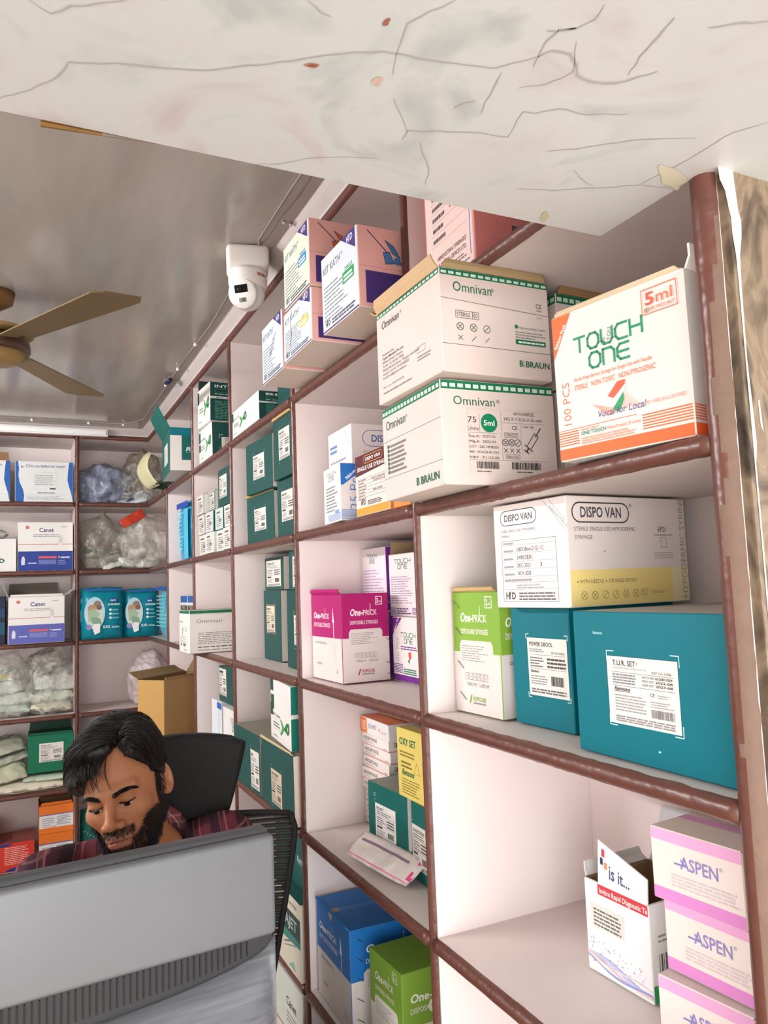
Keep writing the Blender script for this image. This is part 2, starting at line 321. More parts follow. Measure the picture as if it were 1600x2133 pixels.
# cornice between the shelving and the ceiling, and its loose inner strip
m=MB(); pr=[(X0-.002,.8125),(X0-.002,.822),(X0-.022,.838),(X0-.034,.8495),(X0+.01,.8495)]
m.add([(x,y,z) for y in (.64,YC) for x,z in pr],[(i,(i+1)%5,5+(i+1)%5,5+i) for i in range(5)],M('#c2b9b6',.5,.06)); struct('trim_1',m)
m=MB(); pr=[(YC-.002,.8125),(YC-.002,.822),(YC-.022,.838),(YC-.034,.8495),(YC+.01,.8495)]
m.add([(x,y,z) for x in (-1.75,X0) for y,z in pr],[(i,(i+1)%5,5+(i+1)%5,5+i) for i in range(5)],M('#c2b9b6',.5,.06)); struct('trim_2',m)
m=MB(); ys=[.64+i*(YC-.04-.64)/60 for i in range(61)]
a=[(X0-.035,y,CEILZ-.002) for y in ys]; b=[(X0-.062+.009*noise.noise(Vector((y*3.1,2,0)))+.004*noise.noise(Vector((y*11,5,0))),y,CEILZ-.0035) for y in ys]
m.add(a+b,[(i,i+1,62+i,61+i) for i in range(60)],M('#b3a9a5',.55,.08)); struct('trim_3',m)
# ------------------------------------------------------------------ built-in shelving
def moulding(a,b,r,out,m,seed,wob=.0009,dust=None):
    """half-round edge strip from a to b bulging along out, with ragged painted edges"""
    mb=MB(); a,b,out=Vector(a),Vector(b),Vector(out); t=(b-a).normalized(); side=t.cross(out).normalized(); L=(b-a).length; n=max(2,int(L/.012)); K=9; vs=[]
    for i in range(n+1):
        c=a.lerp(b,i/n)
        for k in range(K):
            q=math.pi*k/(K-1); rr=r*(1+.03*noise.noise(c*25+Vector((k,seed,0)))); e=(wob*2.2*noise.noise(c*130+Vector((seed,k,2))) if k in (0,K-1) else 0)
            vs.append(c+side*(math.cos(q)*(rr+abs(e)*1.3))+out*(math.sin(q)*rr*.95))
    fs=[(i*K+k,i*K+k+1,(i+1)*K+k+1,(i+1)*K+k) for i in range(n) for k in range(K-1)]
    fs+=[tuple(range(K))[::-1],tuple(n*K+k for k in range(K))]
    mb.add(vs,fs,m,True)
    if dust:  # dusty, worn side of the strip
        D0=len(mb.f); k2=mb.mi(dust)
        for q,f in enumerate(fs[:n*(K-1)]):
            i,k=divmod(q,K-1); zz=vs[i*K][2]; lim=2.6+1.6*noise.noise(Vector((zz*16,seed,0)))-max(0,(zz-.22)*22)
            if k<lim: mb.m[q]=k2
    return mb
RM=.0108; H2=.010
shelving=empty('wall_shelving','tall built-in white shelving with brown rounded edges along the right wall','shelving',(X0,YP[0],FLOORZ))
def part(mb,name,parent): 
    o=mb.build(name); o.parent=parent; o.matrix_parent_inverse=parent.matrix_world.inverted(); return o
bpy.context.view_layer.update()
shelving2=empty('wall_shelving','built-in white shelving with brown edges across the back wall','shelving',(.25,YC,FLOORZ)); bpy.context.view_layer.update()
ZL=list(Z.values())+[FLOORZ+.06]
m=MB(); m.box(XB,YP[0],FLOORZ,XB+.01,YB+.008,.81,LAM); part(m,'back_panel',shelving)
for i,y in enumerate(YP):
    top=.81 if i else .81
    m=MB(); m.box(X0+.002,y-H2,FLOORZ,XB-.0005,y+H2,top,LAM); part(m,'divider',shelving)
    part(moulding((X0+.001,y,FLOORZ),(X0+.001,y,top),(.0135 if i==0 else .0085),(-1,0,0),BROWN,i*7+1,dust=M('#715c50',.7,.15,40,.2,80) if i==0 else None),'upright_moulding',shelving)
for j,z in enumerate(ZL):
    for i,y in enumerate(YP):
        y1=(YP[i+1] if i<5 else YB)-H2-.0006
        if i==5: y1=YB-.0006
        m=MB(); m.box(X0+.002,y+H2+.0006,z-H2,XB-.0006,y1,z+H2,M('#d8cdc9',.5,.07,9)); part(m,'shelf_board',shelving)
        part(moulding((X0-.0005,y+RM*.9,z),(X0-.0005,(y1 if i<5 else YC-.0)-RM*.1,z),RM,(-1,0,0),BROWN,j*11+i*3+40),'edge_moulding',shelving)
XPB=[.257,-.36,-.97,-1.6]
m=MB(); m.box(-1.745,YB,FLOORZ,XB-.002,YB+.01,.81,LAM); part(m,'back_panel',shelving2)
for i,x in enumerate(XPB):
    m=MB(); m.box(x-H2,YC+.002,FLOORZ,x+H2,YB-.0005,.81,LAM); part(m,'divider',shelving2)
    part(moulding((x,YC+.001,FLOORZ),(x,YC+.001,.81),.0095,(0,-1,0),BROWN,i*5+200),'upright_moulding',shelving2)
for j,z in enumerate(ZL):
    for i in range(4):
        x1=(X0+.0015 if i==0 else XPB[i-1]-H2-.0006); x0=XPB[i]+H2+.0006
        m=MB(); m.box(x0,YC+.002,z-H2,x1,YB-.0006,z+H2,M('#d8cdc9',.5,.07,9)); part(m,'shelf_board',shelving2)
        part(moulding((x1-(.0 if i==0 else .001),YC-.0005,z),(x0,YC-.0005,z),RM,(0,-1,0),BROWN,j*13+i*3+300),'edge_moulding',shelving2)
# ------------------------------------------------------------------ ceiling fittings
t=empty('light_batten','slim white unlit light batten under the cornice above the back shelves','light',(.15,4.02,.81))
m=MB(); m.box(-.45,-.022,-.012,.25,.006,.026,M('#e6e3e1',.3,.02),.004); m.build('housing',t)
m=MB(); m.box(-.445,-.03,-.006,.24,-.021,.018,M('#efeeee',.25,.02),.003); m.build('diffuser',t)
def run(pts,r,mat,n=6): mb=MB(); mb.tube(pts,r,mat,n); return mb
cp=[(X0-.062+.012*noise.noise(Vector((y*2.3,9,0)))-(.02 if 1.3<y<1.75 else 0),y,CEILZ-.004) for y in [1.0+.06*i for i in range(47)]]
cp+=[(.50,3.86,CEILZ-.004),(.44,3.90,CEILZ-.004)]+[(.38-.1*i,3.905+.01*noise.noise(Vector((i*.7,1,0))),CEILZ-.004) for i in range(12)]
c=tag(run(cp,.0028,M('#8d8580',.5)).build('cable'),'thin grey cable clipped along the ceiling edge and round the back corner','cable')
for (x,y) in ((X0-.064,2.55),(X0-.066,2.86),(X0-.07,3.1),(.3,3.905),(.05,3.9),(.46,3.9)):
    mb=MB(); mb.lathe([(.006,0),(.006,.007),(.003,.012),(0,.013)],M('#ece6e2',.4),12,(x,y,CEILZ-.014)); mb.build('clip',c)
c2=tag(run([(.585+.006*noise.noise(Vector((y*5,4,0))),y,.838) for y in [1.2+.07*i for i in range(40)]],.0022,M('#a39a95',.5)).build('cable'),'second thin cable lying along the white cornice above the shelves','cable')
o=tag(run([(.531,3.0,CEILZ-.012),(.527,3.025,CEILZ-.016),(.523,3.055,CEILZ-.013)],.008,M('#23264a',.5)).build('cable_joiner'),'small dark blue joiner on the ceiling cable','cable joiner')
t=empty('ceiling_hook','pair of tiny screws left in the ceiling beside the camera','hook',(.555,1.615,CEILZ))
for dx in (-.009,.009):
    mb=MB(); mb.lathe([(.0028,0),(.0028,-.006),(.005,-.007),(.004,-.010),(0,-.011)],M('#cfc8c2',.3,.05,metal=.6),12,(dx,dx*.25,0)); mb.build('screw',t)
# CCTV turret camera
t=empty('security_camera','white turret security camera on a square box under the ceiling','camera',(.512,1.805,CEILZ),R(-14.5))
W1=M('#e8e5e2',.35,.02)
m=MB(); m.box(-.052,-.05,-.056,.052,.05,-.0005,W1,.012); m.build('junction_box',t)
m=MB(); m.lathe([(.047,-.056),(.048,-.064),(.048,-.085),(.046,-.094),(.043,-.1),(.0,-.101)],W1,40); m.build('turret_ring',t)
ax=Vector((-.42,-.86,-.32)).normalized(); bc=Vector((-.002,-.004,-.112))
m=MB(); m.lathe([(.043*math.sin(a),-.043*math.cos(a)) for a in [math.pi*k/16 for k in range(0,12)]]+[(.037,.026),(.036,.0262)],W1,40,bc,ax); ball=m.build('eyeball',t)
m=MB(); m.lathe([(.0365,.026),(.037,.030),(.034,.0335),(.0,.034)],M('#efeeec',.3,.02),40,bc,ax); fp=m.build('face_plate',t)
q=Vector((0,0,1)).rotation_difference(ax); up=Vector((0,0,1)); rt=ax.cross(up).normalized()*-1; up=rt.cross(ax).normalized()*-1
if up.z<0: up=-up
def onface(u,v,o): return bc+ax*(.034+o)+rt*u+up*v
m=MB(); m.add([onface(-.017,.002,.0006),onface(.017,.002,.0006),onface(.017,.021,.0006),onface(-.017,.021,.0006)],[(0,1,2,3)],M('#0c0c0e',.12,.05)); m.lathe([(.006,.0008),(.006,.002),(.0035,.0024),(0,.0018)],M('#1d1d22',.1),20,onface(-.004,.011,0),ax); m.build('lens_window',t)
m=MB(); m.add([onface(-.009,-.021,.0006),onface(.010,-.021,.0006),onface(.010,-.010,.0006),onface(-.009,-.010,.0006)],[(0,1,2,3)],M('#8b8a86',.3,.1)); m.add([onface(-.001,-.019,.001),onface(.008,-.019,.001),onface(.008,-.012,.001),onface(-.001,-.012,.001)],[(0,1,2,3)],M('#5b5a50',.3,.1)); m.build('infrared_lamp',t)
m=MB()
for k in range(6): a=R(-62+k*5.5); m.add([(.0484*math.cos(a),.0484*math.sin(a),-.078),(.0484*math.cos(a+.06),.0484*math.sin(a+.06),-.078),(.0484*math.cos(a+.06),.0484*math.sin(a+.06),-.070),(.0484*math.cos(a),.0484*math.sin(a),-.070)],[(0,1,2,3)],M('#b3393c',.4))
m.build('red_lettering',t)
# glowing tube added as a body for the left fill light, out of view
t=empty('fill_tube_light','long white tube added for fill light on the unseen left wall','light',(-1.745,2.3,.70))
m=MB(); m.box(.001,-.63,-.03,.03,.63,.03,W1,.006); m.build('housing',t)
FILL_TUBE=bpy.data.materials.new('fill_tube_glow'); FILL_TUBE.use_nodes=True; _p=FILL_TUBE.node_tree.nodes['Principled BSDF']; _p.inputs['Emission Color'].default_value=(1,.97,.93,1); _p.inputs['Emission Strength'].default_value=3
m=MB(); m.tube([(.05,-.6,0),(.05,.6,0)],.013,FILL_TUBE,12); m.build('glowing_fill_tube',t)
# ceiling fan
t=empty('ceiling_fan','brown ceiling fan with gold ring hanging at the left edge','fan',(-.07,2.3,CEILZ))
m=MB(); m.lathe([(.0,-.001),(.055,-.001),(.05,-.03),(.02,-.05),(.0,-.05)],M('#7a5a35',.35)); m.build('ceiling_cup',t)
m=MB(); m.lathe([(.012,-.04),(.012,-.15)],M('#6b4c2c',.35),16); m.build('down_rod',t)
m=MB(); m.lathe([(.02,-.118),(.07,-.124),(.094,-.145),(.096,-.165),(.09,-.178)],M('#4a3125',.3,.1,spec=.5),40); m.lathe([(.0905,-.178),(.06,-.20),(.03,-.207),(0,-.208)],M('#93784a',.35,.1),40); m.build('motor_housing',t)
m=MB(); m.lathe([(.095,-.123),(.104,-.121),(.106,-.113),(.09,-.110),(.03,-.110)],M('#b79a63',.3,.1,metal=.4),40); m.build('gold_ring',t)
for a in (-60,60,180):
    m=MB(); n=16; vs=[]
    for i in range(n+1):
        x=.11+.46*i/n; wd=.048+.022*i/n if i<n else .05
        for s,z in ((-1,-.158),(1,-.142)):
            for dz in (0,-.003): vs.append((x,s*wd,z+dz))
    fs=[]
    for i in range(n):
        b=4*i; fs+=[(b,b+4,b+6,b+2),(b+1,b+3,b+7,b+5),(b,b+1,b+5,b+4),(b+2,b+6,b+7,b+3)]
    fs+=[(0,2,3,1),(4*n,4*n+1,4*n+3,4*n+2)]
    m.add(vs,fs,M('#75603f',.5,.08)); m.box(.07,-.018,-.152,.13,.018,-.146,M('#4a3125',.3)); m.build('blade',t).rotation_euler=(0,0,R(a))
# ------------------------------------------------------------------ printing shared by several cartons
def note(a,title,seed=1,col='#3d3c40',sc_=1.0,code=True):
    """white paper sticker with a bold title, small print, a maker's line and a bar code"""
    if title: a.txt(title,.07,.84,.075*sc_,col,None,.02)
    else: a.bars(.07,.83,.6,.95,1,col,seed,.7)
    a.bars(.07,.72,.8,.83,2,'#77757a',seed); a.ln([(.05,.69),(.95,.69)],.0006,'#8b898d')
    a.bars(.07,.44,.5,.67,4,'#6a686e',seed+1); a.bars(.56,.44,.95,.67,3,'#5b595e',seed+2,.5,.1); a.ln([(.05,.41),(.95,.41)],.0006,'#8b898d')
    a.bars(.07,.33,.34,.40,1,'#3d3c40',seed+3,.8,0); a.bars(.07,.14,.5,.31,4,'#85838a',seed+4)
    if code: a.barcode(.6,.16,.9,.31)
    a.bars(.07,.03,.95,.11,2,'#6a686e',seed+5,.6,.05)
def corners(a,u0,v0,u1,v1,col='#cfe0dc'):
    d=.05
    for (u,v,s,t) in ((u0,v0,1,1),(u1,v0,-1,1),(u0,v1,1,-1),(u1,v1,-1,-1)): a.ln([(u+s*d,v),(u,v),(u,v+t*d*a.U/a.V)],.0011,col)
def hmd(a,u,v,w,col=INK):
    h=w*a.U/a.V*.42; a.txt('H',u,v,h,col,w*.32,.02); a.txt('I',u+w*.36,v,h*1.15,col,w*.05,.02); a.txt('V',u+w*.3,v+h*.45,h*.6,col,w*.2,.0); a.txt('D',u+w*.58,v,h,col,w*.36,.02)
def icons(a,u0,u1,v,r,n,col=INK,ring=True,seed=2):
    rn=random.Random(seed)
    for i in range(n):
        u=u0+(u1-u0)*i/max(1,n-1); du,dv=r/a.U,r/a.V
        if ring: a.ln([(u+du*math.cos(k*math.pi/5),v+dv*math.sin(k*math.pi/5)) for k in range(10)],r*.16,col,True)
        k=rn.random()
        a.ln([(u-du*.6,v-dv*.6),(u+du*.6,v+dv*.6)],r*.18,col)
        if k>.4: a.ln([(u+du*.6,v-dv*.6),(u-du*.6,v+dv*.6)],r*.18,col)
def syringe(a,p,q,wd,col):
    (u0,v0),(u1,v1)=p,q; L=lambda t:(u0+(u1-u0)*t,v0+(v1-v0)*t)
    a.ln([L(0),L(.35)],wd*.2,col); dx,dy=(v1-v0)*a.V,-(u1-u0)*a.U; n=math.hypot(dx,dy); ox,oy=dx/n*wd/2/a.U,dy/n*wd/2/a.V
    for s in (1,-1): a.ln([(L(.3)[0]+s*ox,L(.3)[1]+s*oy),(L(.85)[0]+s*ox,L(.85)[1]+s*oy)],wd*.14,col)
    a.ln([(L(.3)[0]-ox,L(.3)[1]-oy),(L(.3)[0]+ox,L(.3)[1]+oy)],wd*.16,col); a.ln([(L(.85)[0]-2*ox,L(.85)[1]-2*oy),(L(.85)[0]+2*ox,L(.85)[1]+2*oy)],wd*.16,col); a.ln([L(.85),L(1)],wd*.3,col); a.ln([(L(1)[0]-ox,L(1)[1]-oy),(L(1)[0]+ox,L(1)[1]+oy)],wd*.2,col)
def ramsons(a,u,v,h,col='#e8eeea',w=.3): a.txt('Ramsons',u,v,h,col,w,.03,sl=.3); a.ln([(u,v-h*.3),(u+w,v-h*.3)],.0006,col)
# ------------------------------------------------------------------ top shelf of the near bay
G_=GRN
def omni_band(a,t=.915): 
    a.rect(0,t,1,1,'#14704c'); n=max(6,int(a.U/.012))
    for i in range(n): a.bars((i+.15)/n,t+.22*(1-t),(i+.85)/n,t+.72*(1-t),1,'#d7e6dc',i,.9,0)
PW='#d6c8c1'
c=Carton('syringe_carton','white syringe carton with green top band, lower one of the pair jutting over the divider',.527,.902,.136,.189,.208,.149,-2.6,PW,group='white syringe cartons with green top band',T='#d8cbc0',B='#d9cbc4')
a=c['R']; omni_band(a); a.txt('Omnivan',.10,.765,.085,'#17664a',.36,.0); a.txt('®',.475,.80,.035,'#17664a')
a.txt('75',.215,.60,.055,INK,.075); a.txt('Units',.215,.525,.035,INK,.09); a.ln([(.315,.51),(.315,.68)],.0005,'#8a8888'); a.disc(.40,.60,.0135,'#128058',28); a.txt('5ml',.352,.575,.05,'#eef4f0',.095,.04)
a.txt('WITH NEEDLE',.62,.69,.03,INK,.19,0); a.txt('24G X 1"(0.55 X 25 mm)',.53,.635,.032,INK,.35); a.ln([(.505,.61),(.9,.61)],.0005,'#8a8888'); a.ln([(.505,.24),(.505,.72)],.0005,'#8a8888'); a.ln([(.68,.30),(.68,.60)],.0005,'#8a8888')
a.txt('CE',.60,.545,.04,INK,.05); a.txt('Luer Slip',.70,.57,.025,INK,.1); a.ln([(.22,.50),(.48,.50)],.0005,'#8a8888')
for i,t in enumerate(('Exp.dt : 2027-02','Mfg.dt : 2022-03','LOT : 22C14M8203','REF : 4756524-IN-OYS','MRP : ₹1125.00')): a.txt(t,.22,.455-.052*i,.024,INK,.25 if i>1 else .23)
a.txt('STERILE EO',.54,.475,.026,INK,.1); a.frame(.53,.465,.65,.51,.0005,INK); icons(a,.535,.645,.415,.005,3,INK); icons(a,.535,.645,.335,.005,3,INK,False,5); a.txt('Ribbon Pack',.545,.265,.022,INK,.1); a.frame(.535,.255,.655,.295,.0005,INK)
syringe(a,(.86,.57),(.72,.33),.008,INK); a.ln([(.22,.235),(.93,.235)],.0005,'#8a8888'); a.barcode(.27,.15,.47,.22); a.barcode(.58,.15,.84,.22); a.bars(.27,.12,.46,.14,1,INK); a.bars(.62,.12,.84,.14,1,INK)
a.frame(.215,.10,.94,.735,.0004,'#c9bfba'); a.txt('B BRAUN',.70,.02,.06,'#17664a',.29,.035); a.ln([(.742,.015),(.742,.09)],.0006,'#17664a')
a=c['L']; omni_band(a); a.txt('Omnivan',.07,.76,.10,'#2c5a49',.36); a.txt('®',.44,.80,.035,'#2c5a49'); a.ln([(0,.64),(1,.64)],.0006,'#6d7a72'); a.ln([(0,.235),(1,.235)],.0006,'#6d7a72')
for i in range(7): v=.56-i*.047; a.rect(.08,v,.115,v+.034,'#2d6650'); a.bars(.13,v,.13+.3*(1-.06*(i%3)),v+.03,1,'#7d7975',i,.8,.1)
a.txt('B BRAUN',.58,.06,.075,'#17664a',.36,.035)
c.build()
c=Carton('syringe_carton','white syringe carton with dented brown top flap, upper one of the jutting pair',.519,.879,.2885,.184,.208,.148,-.3,PW,group='white syringe cartons with green top band',T='#c9b497')
a=c['R']; omni_band(a,.94); a.txt('Omnivan',.11,.79,.095,'#17664a',.35); a.txt('®',.455,.83,.035,'#17664a'); a.ln([(0,.71),(1,.66)],.0007,'#5c5a5c'); a.ln([(0,.265),(1,.265)],.0007,'#5c5a5c')
a.txt('CE',.88,.73,.045,INK,.055); a.txt('2460',.885,.695,.02,INK,.045); a.txt('STERILE',.135,.545,.04,INK,.12,.0); a.txt('EO',.285,.545,.04,INK,.035); a.frame(.125,.53,.33,.60,.0006,INK); a.ln([(.275,.53),(.275,.60)],.0006,INK)
icons(a,.16,.40,.445,.0055,3,'#4f6a5c'); icons(a,.16,.40,.335,.0055,3,'#4f6a5c',False,9)
a.rect(.665,.495,.692,.53,'#14704c'); a.txt('Single-use syringes, 3-piece',.70,.497,.024,'#6a716c',.26); a.bars(.665,.40,.96,.48,3,'#8a8a86',4); a.rect(.665,.335,.955,.385,'#14704c'); a.bars(.69,.35,.94,.37,1,'#dfeae2',2,.9,0); a.txt('EN ISO',.885,.62,.018,'#8a8a86',.05)
a.txt('B BRAUN',.69,.11,.06,'#17664a',.29,.035); a.ln([(.732,.10),(.732,.18)],.0006,'#17664a')
a=c['L']; omni_band(a,.95); a.txt('Omnivan',.09,.80,.085,'#4b4a43',.30,0,sl=.12); a.txt('®',.41,.84,.03,'#4b4a43')
for i,(t,wd) in enumerate((('Manufactured by',.2),('Oyster Medisafe Pvt. Ltd.',.36),('(B.Braun Group Company)',.34),('Ty. No. 122, Dendipi, Village',.36),('Medchal Mandal & District, Telangana, India-501401',.6),('Customer Care No: +91-22-66682222',.44),('E-mail ID: info@oystermedisafe.com',.4))): a.txt(t,.09,.50-i*.043,.026,'#4a4a48',wd,.012 if i==1 else 0)
a.txt('MFG. LIC. No. : WBR/ADFT/MD/758',.09,.14,.02,'#6d6a66',.35); a.bars(.09,.08,.6,.10,1,'#8a8580',7,.8); a.frame(.66,.30,.78,.36,.0005,'#77736f'); a.bars(.66,.22,.9,.28,2,'#8a8580',8)
c.flap('K',.05,25,'#bb9c72'); c.flap('L',.022,68,'#c4a681',label='torn brown cardboard flap'); c.flap('R',.012,75,'#a8916c')
c.build()
for k,(z,lab) in enumerate(((.136,'white syringe carton at the back of the shelf, hidden under its twin'),(.2885,'white syringe carton with green band peeping out at the back between stack and orange box'))):
    c=Carton('syringe_carton',lab,.738,.903,z,.15,.19,.149,2,PW,group='white syringe cartons with green top band')
    a=c['R']; omni_band(a,.9); a.txt('Omnivan',.18,.72,.10,'#17664a',.55)
    if k: omni_band(c['L'],.9); c.flap('R',.02,80,'#9a7d57')
    c.build()
OR='#e2602f'
c=Carton('syringe_carton','white and orange syringe carton marked 5ml leaning against the near shelf post',.602,.536,.136,.16,.174,.172,10.5,'#cec8c2',jit=.003,T='#d9cfc4',edge='#e8dfd6')
a=c['L']; a.rect(0,0,1,.075,OR)
for i in range(6): a.rect(0,.095+i*.017,.17 if i<6 else 1,.103+i*.017,OR); a.rect(.66,.095+i*.017,1,.103+i*.017,OR)
a.ln([(0,.20),(.62,.20)],.0007,OR); a.poly([(0,1),(0,.70),(.165,1)],OR); a.txt('Ribbon Pack',.030,.775,.024,'#f5efe8',.175,.01,rot=R(59))
a.txt('100 PCS',.115,.235,.062,OR,None,-.015,rot=R(90)); a.touch_one(.17,.575,.55,.235,'#15805f',.0027); a.txt('®',.735,.81,.03,'#15805f')
for s_,q in (((.47,.80),'TOU'),((.42,.78),'On')): 
    u,v=s_
a.txt('TOU',.475,.72,.028,'#4c6b5d',None,0,rot=R(88)); a.txt('On',.43,.70,.028,'#4c6b5d',None,0,rot=R(88))
a.txt('Sterile Hypodermic Syringe for Single Use with Needle',.16,.515,.026,OR,.60); a.txt('STERILE   NON-TOXIC   NON-PYROGENIC',.16,.455,.034,OR,.62)
a.poly([(.42,.36),(.47,.41),(.50,.44),(.56,.44),(.55,.40),(.48,.33)],'#d9563a'); a.poly([(.44,.32),(.48,.35),(.555,.41),(.555,.385),(.47,.29)],'#f1ede8'); a.poly([(.45,.26),(.47,.29),(.54,.36),(.54,.31),(.50,.245)],'#2b8a54')
for i in range(10): a.ln([(.30+.018*i,.33-.006*i),(.42+.006*i,.235+.001*i)],.0006,'#e39a80'); a.ln([(.56+.012*i,.36-.012*i),(.52+.012*i,.26)],.0005,'#e39a80')
a.txt('Vocal for Local',.33,.235,.045,'#4a4a86',.36,0,sl=.2); a.txt('ISO 13485:2016 CERTIFIED',.69,.245,.022,'#d98a72',.28)
a.txt('MANUFACTURED BY',.19,.175,.014,OR,.15); a.txt('ONE TOUCH',.19,.145,.024,'#15805f',.20,.02); a.txt('Medical Products (P) Limited',.40,.147,.02,OR,.25); a.bars(.19,.085,.62,.135,3,'#d9927a',6,.55)
a.frame(.72,.80,.96,.955,.0009,'#d8694a'); a.txt('5',.745,.855,.075,'#d8513a',.06,.04); a.txt('ml',.82,.855,.07,'#d8694a',.11); a.txt('LUER MOUNT',.735,.815,.022,'#d8694a',.21)
a=c['R']; a.rect(0,0,1,.075,OR)
for i in range(6): a.rect(0,.095+i*.017,1,.103+i*.017,OR)
c.flap('R',.028,86,'#efeae4',label='white raised flap'); c.flap('L',.006,75,'#cdb99c'); c.build()
# pink cartons higher up
PK='#dd9a96'
c=Carton('syringe_carton','pink carton with white blue-framed table panel, partly behind the marble soffit',.598,.905,.4705,.2,.149,.24,-1.1,PK,R='#d98682')
a=c['L']; a.rect(.02,.0,.98,1,'#e8cbc4'); a.ln([(.93,.05),(.93,.95)],.002,'#2a6fb3'); a.ln([(.05,.03),(.9,.03)],.002,'#2a6fb3'); a.poly([(.04,1),(.04,.78),(.30,1)],'#1c62ae'); a.txt('HIVD',.07,.90,.04,'#e8e4ea',.13,.03,rot=R(45))
for i in range(8): a.ln([(.14,.28+i*.075),(.88,.28+i*.075)],.0005,'#8c7f80'); a.bars(.17,.30+i*.075,.45,.33+i*.075,1,'#5d5559',i,.9,.2)
a.txt('BO 6-2027',.55,.46,.03,INK,.28); a.txt('DEC-2022',.55,.54,.03,INK,.27); a.txt('B515A',.58,.62,.03,INK,.2)
a.txt('HINDUSTAN SYRINGES',.25,.165,.028,INK,.6); a.txt('& MEDICAL DEVICES LTD.',.27,.115,.028,INK,.58); a.bars(.28,.06,.85,.10,2,'#7a6f72',5)
a=c['R']; a.txt('STERILE',.35,.62,.11,'#5a3a3c',.6,.02); icons(a,.55,.85,.42,.006,3,'#7a4a4a'); a.rect(.3,.30,.9,.315,'#2a5fae'); a.txt('DISPO',.33,.18,.07,'#4a4a5c',.5,.03)
c.build()
# bay two: cannula cartons stacked out over the shelf edge
PURP='#46347a'
def cannula(name_label,x,y,z,w,l,h,yaw,front,accent,side_icon,title='KIT KATH'):
    c=Carton('cannula_carton',name_label,x,y,z,w,l,h,yaw,'#ddd0cb',group='cannula cartons jutting over the shelf edge',R='#e4b0aa',B='#d3c5b8',L=front,T='#d8b8b0')
    a=c['L']; a.txt(title,.05,.76,.10,'#6b6f80',.50,.006); a.txt('+',.57,.80,.08,'#8a8d9c'); a.poly([(.58,1),(.96,1),(.96,.74)],PURP); hmd(a,.735,.885,.17,'#ece8ee')
    a.bars(.06,.14,.72,.62,9,'#8b8f98',int(y*100)%9,.35,.4); hmd(a,.08,.06,.15,'#4c4a5c'); a.bars(.27,.05,.92,.13,2,'#5a586a',2,.6,.1); a.rect(0,0,1,.018,PURP)
    if accent: a.rect(.60,.42,.90,.56,accent); a.txt('20G1',.66,.57,.05,accent,.2); a.bars(.63,.44,.87,.54,2,'#eef0ee',3,.6,.1)
    else: syringe(a,(.70,.72),(.42,.42),.01,'#7a8496'); icons(a,.10,.85,.085,.005,7,'#8a90a0',False)
    a=c['R']; a.rect(.05,.05,1,.45,PURP); a.ln([(0,.50),(1,.50)],.0006,'#b27f80')
    if side_icon:
        a=a.sub(.0,.0,.42,1); p=[(.30,.94),(.46,.80)]; a.ln([(.18,.95),(.55,.70)],.0018,'#4a3a5a'); a.poly([(.50,.86),(.66,.80),(.78,.66),(.64,.70)],side_icon); a.poly([(.46,.70),(.58,.72),(.66,.58),(.50,.56)],side_icon); a.ln([(.50,.86),(.66,.80),(.78,.66),(.64,.70)],.001,'#33304e',True); a.ln([(.46,.70),(.58,.72),(.66,.58),(.50,.56)],.001,'#33304e',True); a.disc(.72,.615,.007,side_icon); a.ln([(.76,.60),(.95,.53)],.0055,side_icon); a.ln([(.92,.60),(.96,.48)],.0012,'#33304e'); a.ln([(.80,.68),(.88,.70)],.001,'#33304e')
    return c
c=cannula('cannula carton with blue-grey end lying on the shelf, bottom left of four',.506,1.527,.4715,.25,.154,.132,-.6,'#cbd8df',None,None); c.flap('R',.012,100,'#e0b9b4'); c.build()
c=cannula('cannula carton with yellow label and torn end flap, middle of the bottom row',.500,1.331,.4715,.25,.173,.106,-.5,'#cdd8de','#dfc24e',None); c['L'].ln([(.30,.95),(.27,.7),(.30,.45),(.24,.25)],.0018,'#5a5653'); c.build()
c=cannula('cannula carton with pale green end and blue label on top of the stack',.498,1.329,.5795,.25,.157,.135,-.4,'#d5dccb','#2a86c8','#c96a3c'); c.build()
c=cannula('cannula carton with green label, nearest one jutting furthest beside the divider',.516,1.1405,.4725,.25,.163,.146,1.0,'#d3dbe2','#2d9a58','#4a7ab0'); c.build()
# syringe boxes on the second shelf of bay two
c=Carton('syringe_box','maroon and orange syringe box behind the overhanging white cartons',.595,1.216,.136,.2,.153,.119,-.9,'#e2d3cc',R='#d9843c')
a=c['L']; a.rect(0,0,1,.12,'#dd9a3e'); a.rect(0,.66,.05,1,'#5a2a30'); a.poly([(0,1),(1,1),(1,.72),(.06,.66),(0,.66)],'#5a2a30'); a.pill(.27,.84,.85,.96,.0012,'#e5923f','#4a2026'); a.txt('DISPO VAN',.33,.873,.055,'#efe4de',.46,.03); a.txt('SINGLE USE SYRINGE',.06,.735,.065,'#efe4de',.90,.02)
for i in range(7): a.ln([(.06,.60-i*.052),(.98,.60-i*.052)],.0005,'#80767a'); a.bars(.08,.565-i*.052,.35,.59-i*.052,1,'#8a7f82',i,.8,.3)
a.txt('0.60 X 25mm/23G',.50,.55,.028,INK,.46); a.txt('23203A1J',.55,.505,.028,INK,.35); a.txt('FEB-2028',.55,.355,.028,INK,.27); hmd(a,.16,.165,.15); a.bars(.38,.15,.9,.23,3,'#6b6468',3,.6)
c.build()
c=Carton('syringe_box','orange syringe box with only its edge showing under the white cartons',.598,1.141,.136,.2,.066,.10,0,'#df8a4a'); c['L'].rect(.0,.5,1,1,'#e6d4c8'); c['L'].txt('20',.3,.24,.2,'#3a2a26',.4,.03); c.build()
c=Carton('syringe_box','narrow white and blue syringe box marked 25 Pcs at the shelf edge',.590,1.432,.136,.056,.120,.119,-5,'#e2dad8')
